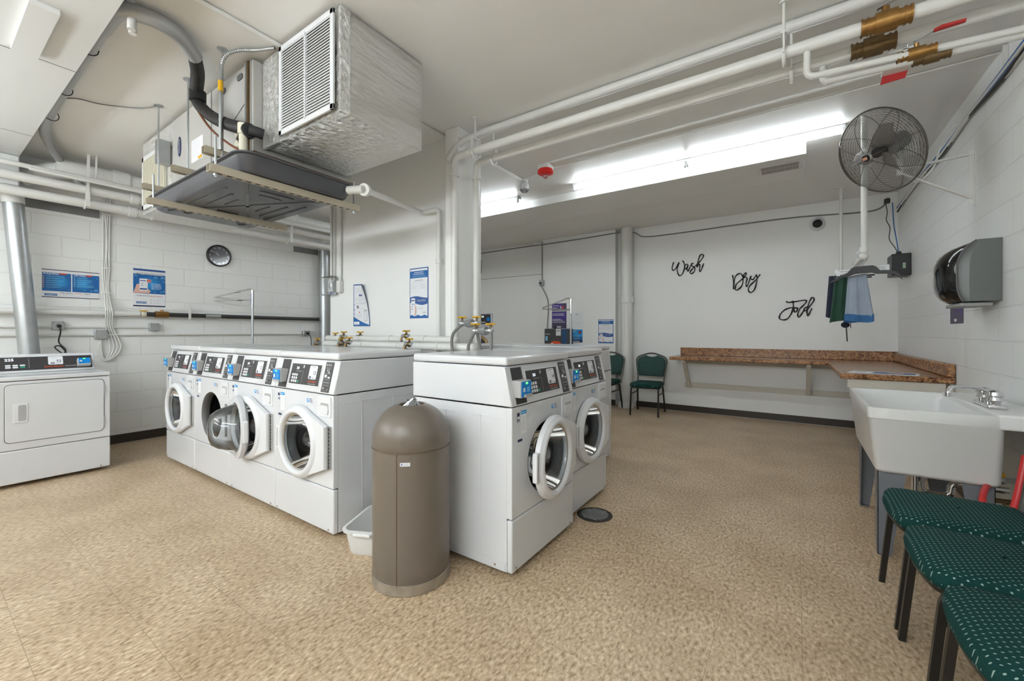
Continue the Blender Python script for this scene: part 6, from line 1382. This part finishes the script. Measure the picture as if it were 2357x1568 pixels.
m = MB(); m.tube([P(-.16, -.005), P(-.16, -.035), P(.16, .005), P(.16, .035)], .006, WPLAS, 6, closed=True); m.build('arms', t)
m = MB(); m.box(*(lambda a: (a.x-.012, a.x+.012, a.y-.01, a.y+.01, a.z-.02, a.z+.02))(P(-.15, 0)), WPLAS); m.box(*(lambda a: (a.x-.012, a.x+.012, a.y-.01, a.y+.01, a.z-.02, a.z+.02))(P(.15, .01)), WPLAS); m.build('clip', t, bevel=.003)
t, P = hanger(4.36, .2, CLEARC, 'clear plastic hanger with end clips, rearmost on the rail', yaw=-.1, z=1.70)
m = MB(); m.tube([P(-.15, 0), P(.15, .012)], .006, WPLAS, 6); m.build('arms', t)
m = MB(); m.box(*(lambda a: (a.x-.012, a.x+.012, a.y-.01, a.y+.01, a.z-.025, a.z+.015))(P(-.15, 0)), WPLAS); m.box(*(lambda a: (a.x-.012, a.x+.012, a.y-.01, a.y+.01, a.z-.025, a.z+.015))(P(.15, .01)), WPLAS); m.build('clip', t, bevel=.003)
def garment(name, label, cat, c_, yaw, w0, w1, d, z0_, z1_, mt, folds, amp, skew=0, band=None, seed=1):
    rn = random.Random(seed); ph = [rn.random()*6 for _ in range(4)]; m = MB(); n, k = 40, 16; vs = []
    cy_, sy_ = math.cos(yaw), math.sin(yaw)
    def ringp(z, q):
        w_ = w1+(w0-w1)*q; out = []
        for i in range(n):
            a = 2*PI*i/n; X = w_*math.cos(a); Y = d*(.4+.6*(1-q))*math.sin(a)+amp*(1-q*.5)*math.sin(folds*math.cos(a)+ph[0]+q*1.3)*(1 if math.sin(a) < 0 else .6)+amp*.4*math.sin(folds*2.3*math.cos(a)+ph[1])
            X += skew*(1-q); out.append((c_[0]+X*cy_-Y*sy_, c_[1]+X*sy_+Y*cy_, z+.008*math.sin(a*2+ph[2])*(1-q)))
        return out
    for j in range(k+1): q = j/k; vs += ringp(z0_+(z1_-z0_)*q, q)
    fs = [(i*n+q, i*n+(q+1) % n, (i+1)*n+(q+1) % n, (i+1)*n+q) for i in range(k) for q in range(n)]+[tuple(range(k*n, (k+1)*n))]
    m.add(vs, fs, mt)
    if not band: return tag(m.build(name, ang=80), label, cat)
    t = thing(name, label, cat, (c_[0], c_[1], z0_)); m.build('body', t, ang=80)
    m = MB(); vs = []
    for j, z in enumerate((z0_-.045, z0_+.012)):
        for p in ringp(z, -.0+(0 if j == 0 else .03)): v_ = Vector(p); ce = Vector((c_[0]+skew*cy_, c_[1]+skew*sy_, p[2])); vs.append(ce+(v_-ce)*1.035)
    m.add(vs, [(q, (q+1) % n, n+(q+1) % n, n+q) for q in range(n)], band); m.build('hem_band', t, ang=80)
    return t
for y_, lb in ((4.44, 'black clip hanger holding the dark green garment'), (4.60, 'black clip hanger holding the navy garment at the back')):
    t, P = hanger(y_, .2, BLACK, lb, yaw=-.3, z=1.66)
    m = MB(); m.tube([P(-.17, 0), P(.10, 0)], .007, BLACK, 6); m.build('arms', t)
    for a_ in (-.15, -.03): q_ = P(a_, -.005); m = MB(); m.box(q_.x-.012, q_.x+.012, q_.y-.012, q_.y+.012, q_.z-.03, q_.z+.012, BLACK); m.build('clip', t, bevel=.003)
garment('denim_garment', 'light blue denim garment with a bright blue hem on the rail', 'jeans', (RX-.028, 4.27), -.30, .058, .092, .030, 1.325, 1.665, DENIM, 5, .010, .012, DENIB, 2)
garment('green_garment', 'dark green garment hanging behind the denim one', 'trousers', (RX-.092, 4.44), -.3, .065, .085, .03, 1.285, 1.67, GREENC, 7, .012, -.02, None, 5)
garment('navy_garment', 'navy garment at the back of the rail showing at the left edge', 'trousers', (RX-.135, 4.60), -.3, .055, .065, .025, 1.33, 1.69, NAVYC, 5, .008, -.015, None, 8)
m = MB(); p_ = at(1946, 748, y=4.50); m.ball(p_, .028, NAVYC, 12, (1.1, .8, .9)); m.tube([p_+Vector((.005, 0, -.01)), p_+Vector((.012, 0, -.14))], .011, BLACK, 8, sq=(1, .4)); p2 = at(1958, 742, y=4.50); m.tube([p2, p2+Vector((.0, 0, -.05))], .003, BLACK, 6); m.tube([p_+Vector((0, 0, .02)), p_+Vector((-.01, .02, .10))], .01, NAVYC, 8)
tag(m.build('hanging_strap'), 'black strap dangling below the hanging garments', 'strap')

# ------------------------------------------------------------------ trash can
tc_ = Vector((-1.575, 1.425, 0)); r = .186
t = thing('trash_can', 'tall taupe round top trash can in front of washer 14', 'trash can', tc_)
m = MB(); m.lathe([(r-.006, 0.0), (r+.003, .003), (r+.003, .047), (r-.004, .050)], tc_, (0, 0, 1), DIRTM, 56); m.build('base_band', t)
m = MB(); m.lathe([(r-.003, .046), (r-.001, .05), (r, .12), (r, .648)], tc_, (0, 0, 1), TAUPE, 56)
a = math.radians(-63); dv = Vector((math.cos(a), math.sin(a), 0)); m.bar(tc_+dv*(r+.0003)+Vector((0, 0, .05)), tc_+dv*(r+.0003)+Vector((0, 0, .645)), .003, BROWNM); m.build('can_body', t)
MB().lathe([(r+.0005, .6435), (r+.0022, .646), (r+.0005, .6485)], tc_, (0, 0, 1), BROWNM, 56).build('lid_seam', t)
dome = [(r-.004, .645), (r+.001, .652), (r+.001, .690)]+[((r+.001)*math.cos(math.radians(68)*q/12), .690+.166*math.sin(math.radians(68)*q/12)) for q in range(1, 13)]+[(.067, .8445), (.061, .840), (.061, .80)]
m = MB(); m.lathe(dome, tc_, (0, 0, 1), TAUPE, 56); m.build('domed_lid', t, ang=50)
m = MB(); m.lathe([(.001, .80), (.05, .79), (.14, .70), (.16, .60)], tc_, (0, 0, 1), VOID, 24); m.build('liner', t)
m = MB(); a = math.radians(-51); dv = Vector((math.cos(a), math.sin(a), 0)); f = Fr(tc_+dv*(r-.002)+Vector((0, 0, .60)), Vector((-dv.y, dv.x, 0)), (0, 0, 1)); m.prism(f, rr(-.024, .024, -.009, .009, .003), 0, .004, LGREY); f2 = Fr(f.p(0, 0, .0045), f.u, f.v); m.rrect(f2, -.021, .021, -.007, .007, .002, 0, PAPER); m.rect(f2, -.010, .016, -.002, .002, 1, INKL); m.rect(f2, -.017, -.012, -.003, .004, 1, INKM); m.build('maker_plate', t)
m = MB(); rn = random.Random(4)
for i in range(9):
    a = rn.random()*6.28; b = a+.6+rn.random()*2; h = .02+rn.random()*.035
    m.tube(smooth_path([tc_+Vector((.045*math.cos(a), .045*math.sin(a), .822)), tc_+Vector((.02*math.cos(b), .02*math.sin(b), .84+h*.6)), tc_+Vector((.035*math.cos(b), .035*math.sin(b), .825+h))]), [.010, .009, .008, .008, .007, .006, .006, .005, .005, .004, .004, .003, .002], BAG, 6)
m.ball(tc_+Vector((.0, 0, .812)), .045, BAG, 14, (1, 1, .4))
tag(m.build('clear_plastic_bag'), 'crumpled clear plastic bag poking out of the trash can opening', 'plastic bag')

# ------------------------------------------------------------------ white tub and cloth
tm = Matrix.Translation((-1.964, 1.53, 0)) @ Matrix.Rotation(math.radians(25), 4, 'Z')
t = thing('plastic_tub', 'white plastic tub on the floor between washer 13 and the trash can', 'tub', (-1.964, 1.53, 0), math.radians(25))
m = MB(tm); lo = [(rr(-.098, .098, -.140, .140, .04), 0.0), (rr(-.106, .106, -.148, .148, .045), .012), (rr(-.122, .122, -.167, .167, .05), .125), (rr(-.135, .135, -.180, .180, .055), .128), (rr(-.137, .137, -.182, .182, .055), .140), (rr(-.122, .122, -.168, .168, .05), .142), (rr(-.115, .115, -.160, .160, .048), .125), (rr(-.096, .096, -.138, .138, .04), .008)]
n = len(lo[0][0]); m.add([(a, b, z) for lp, z in lo for a, b in lp], [(i*n+q, i*n+(q+1) % n, (i+1)*n+(q+1) % n, (i+1)*n+q) for i in range(len(lo)-1) for q in range(n)]+[tuple(range(n)), tuple(range(7*n, 8*n))], TUBW); m.build('tub', t, ang=50)
m = MB(tm); m.box(-.05, .05, -.192, -.178, .118, .136, TUBW); m.build('rim_handle', t, bevel=.006)
m = MB(); rn = random.Random(6)
for i in range(6): m.ball((-1.92+rn.uniform(-.02, .02), 1.55+rn.uniform(-.025, .025), .034+rn.uniform(0, .02)), .022+.008*rn.random(), PINK, 8, (1.2, 1, .8))
tag(m.build('crumpled_cloth'), 'small crumpled pink cloth lying inside the white tub', 'cloth')

# ------------------------------------------------------------------ floor drain
t = thing('floor_drain', 'round dark slotted floor drain beside washer 15', 'floor drain', (-1.09, 2.56, 0))
MB().lathe([(.001, .002), (.10, .002), (.104, .004), (.115, .001)], (-1.09, 2.56, 0), (0, 0, 1), mat('drain_metal', (.04, .035, .03), .6, .2, var=.5, vscale=25), 28).build('rim', t)
m = MB()
for i in range(9):
    q = -.075+i*.01875; h = math.sqrt(max(0, .088**2-q*q)); m.box(-1.09-h, -1.09+h, 2.56+q-.004, 2.56+q+.004, .003, .0062, GALV)
m.build('grate_bars', t)
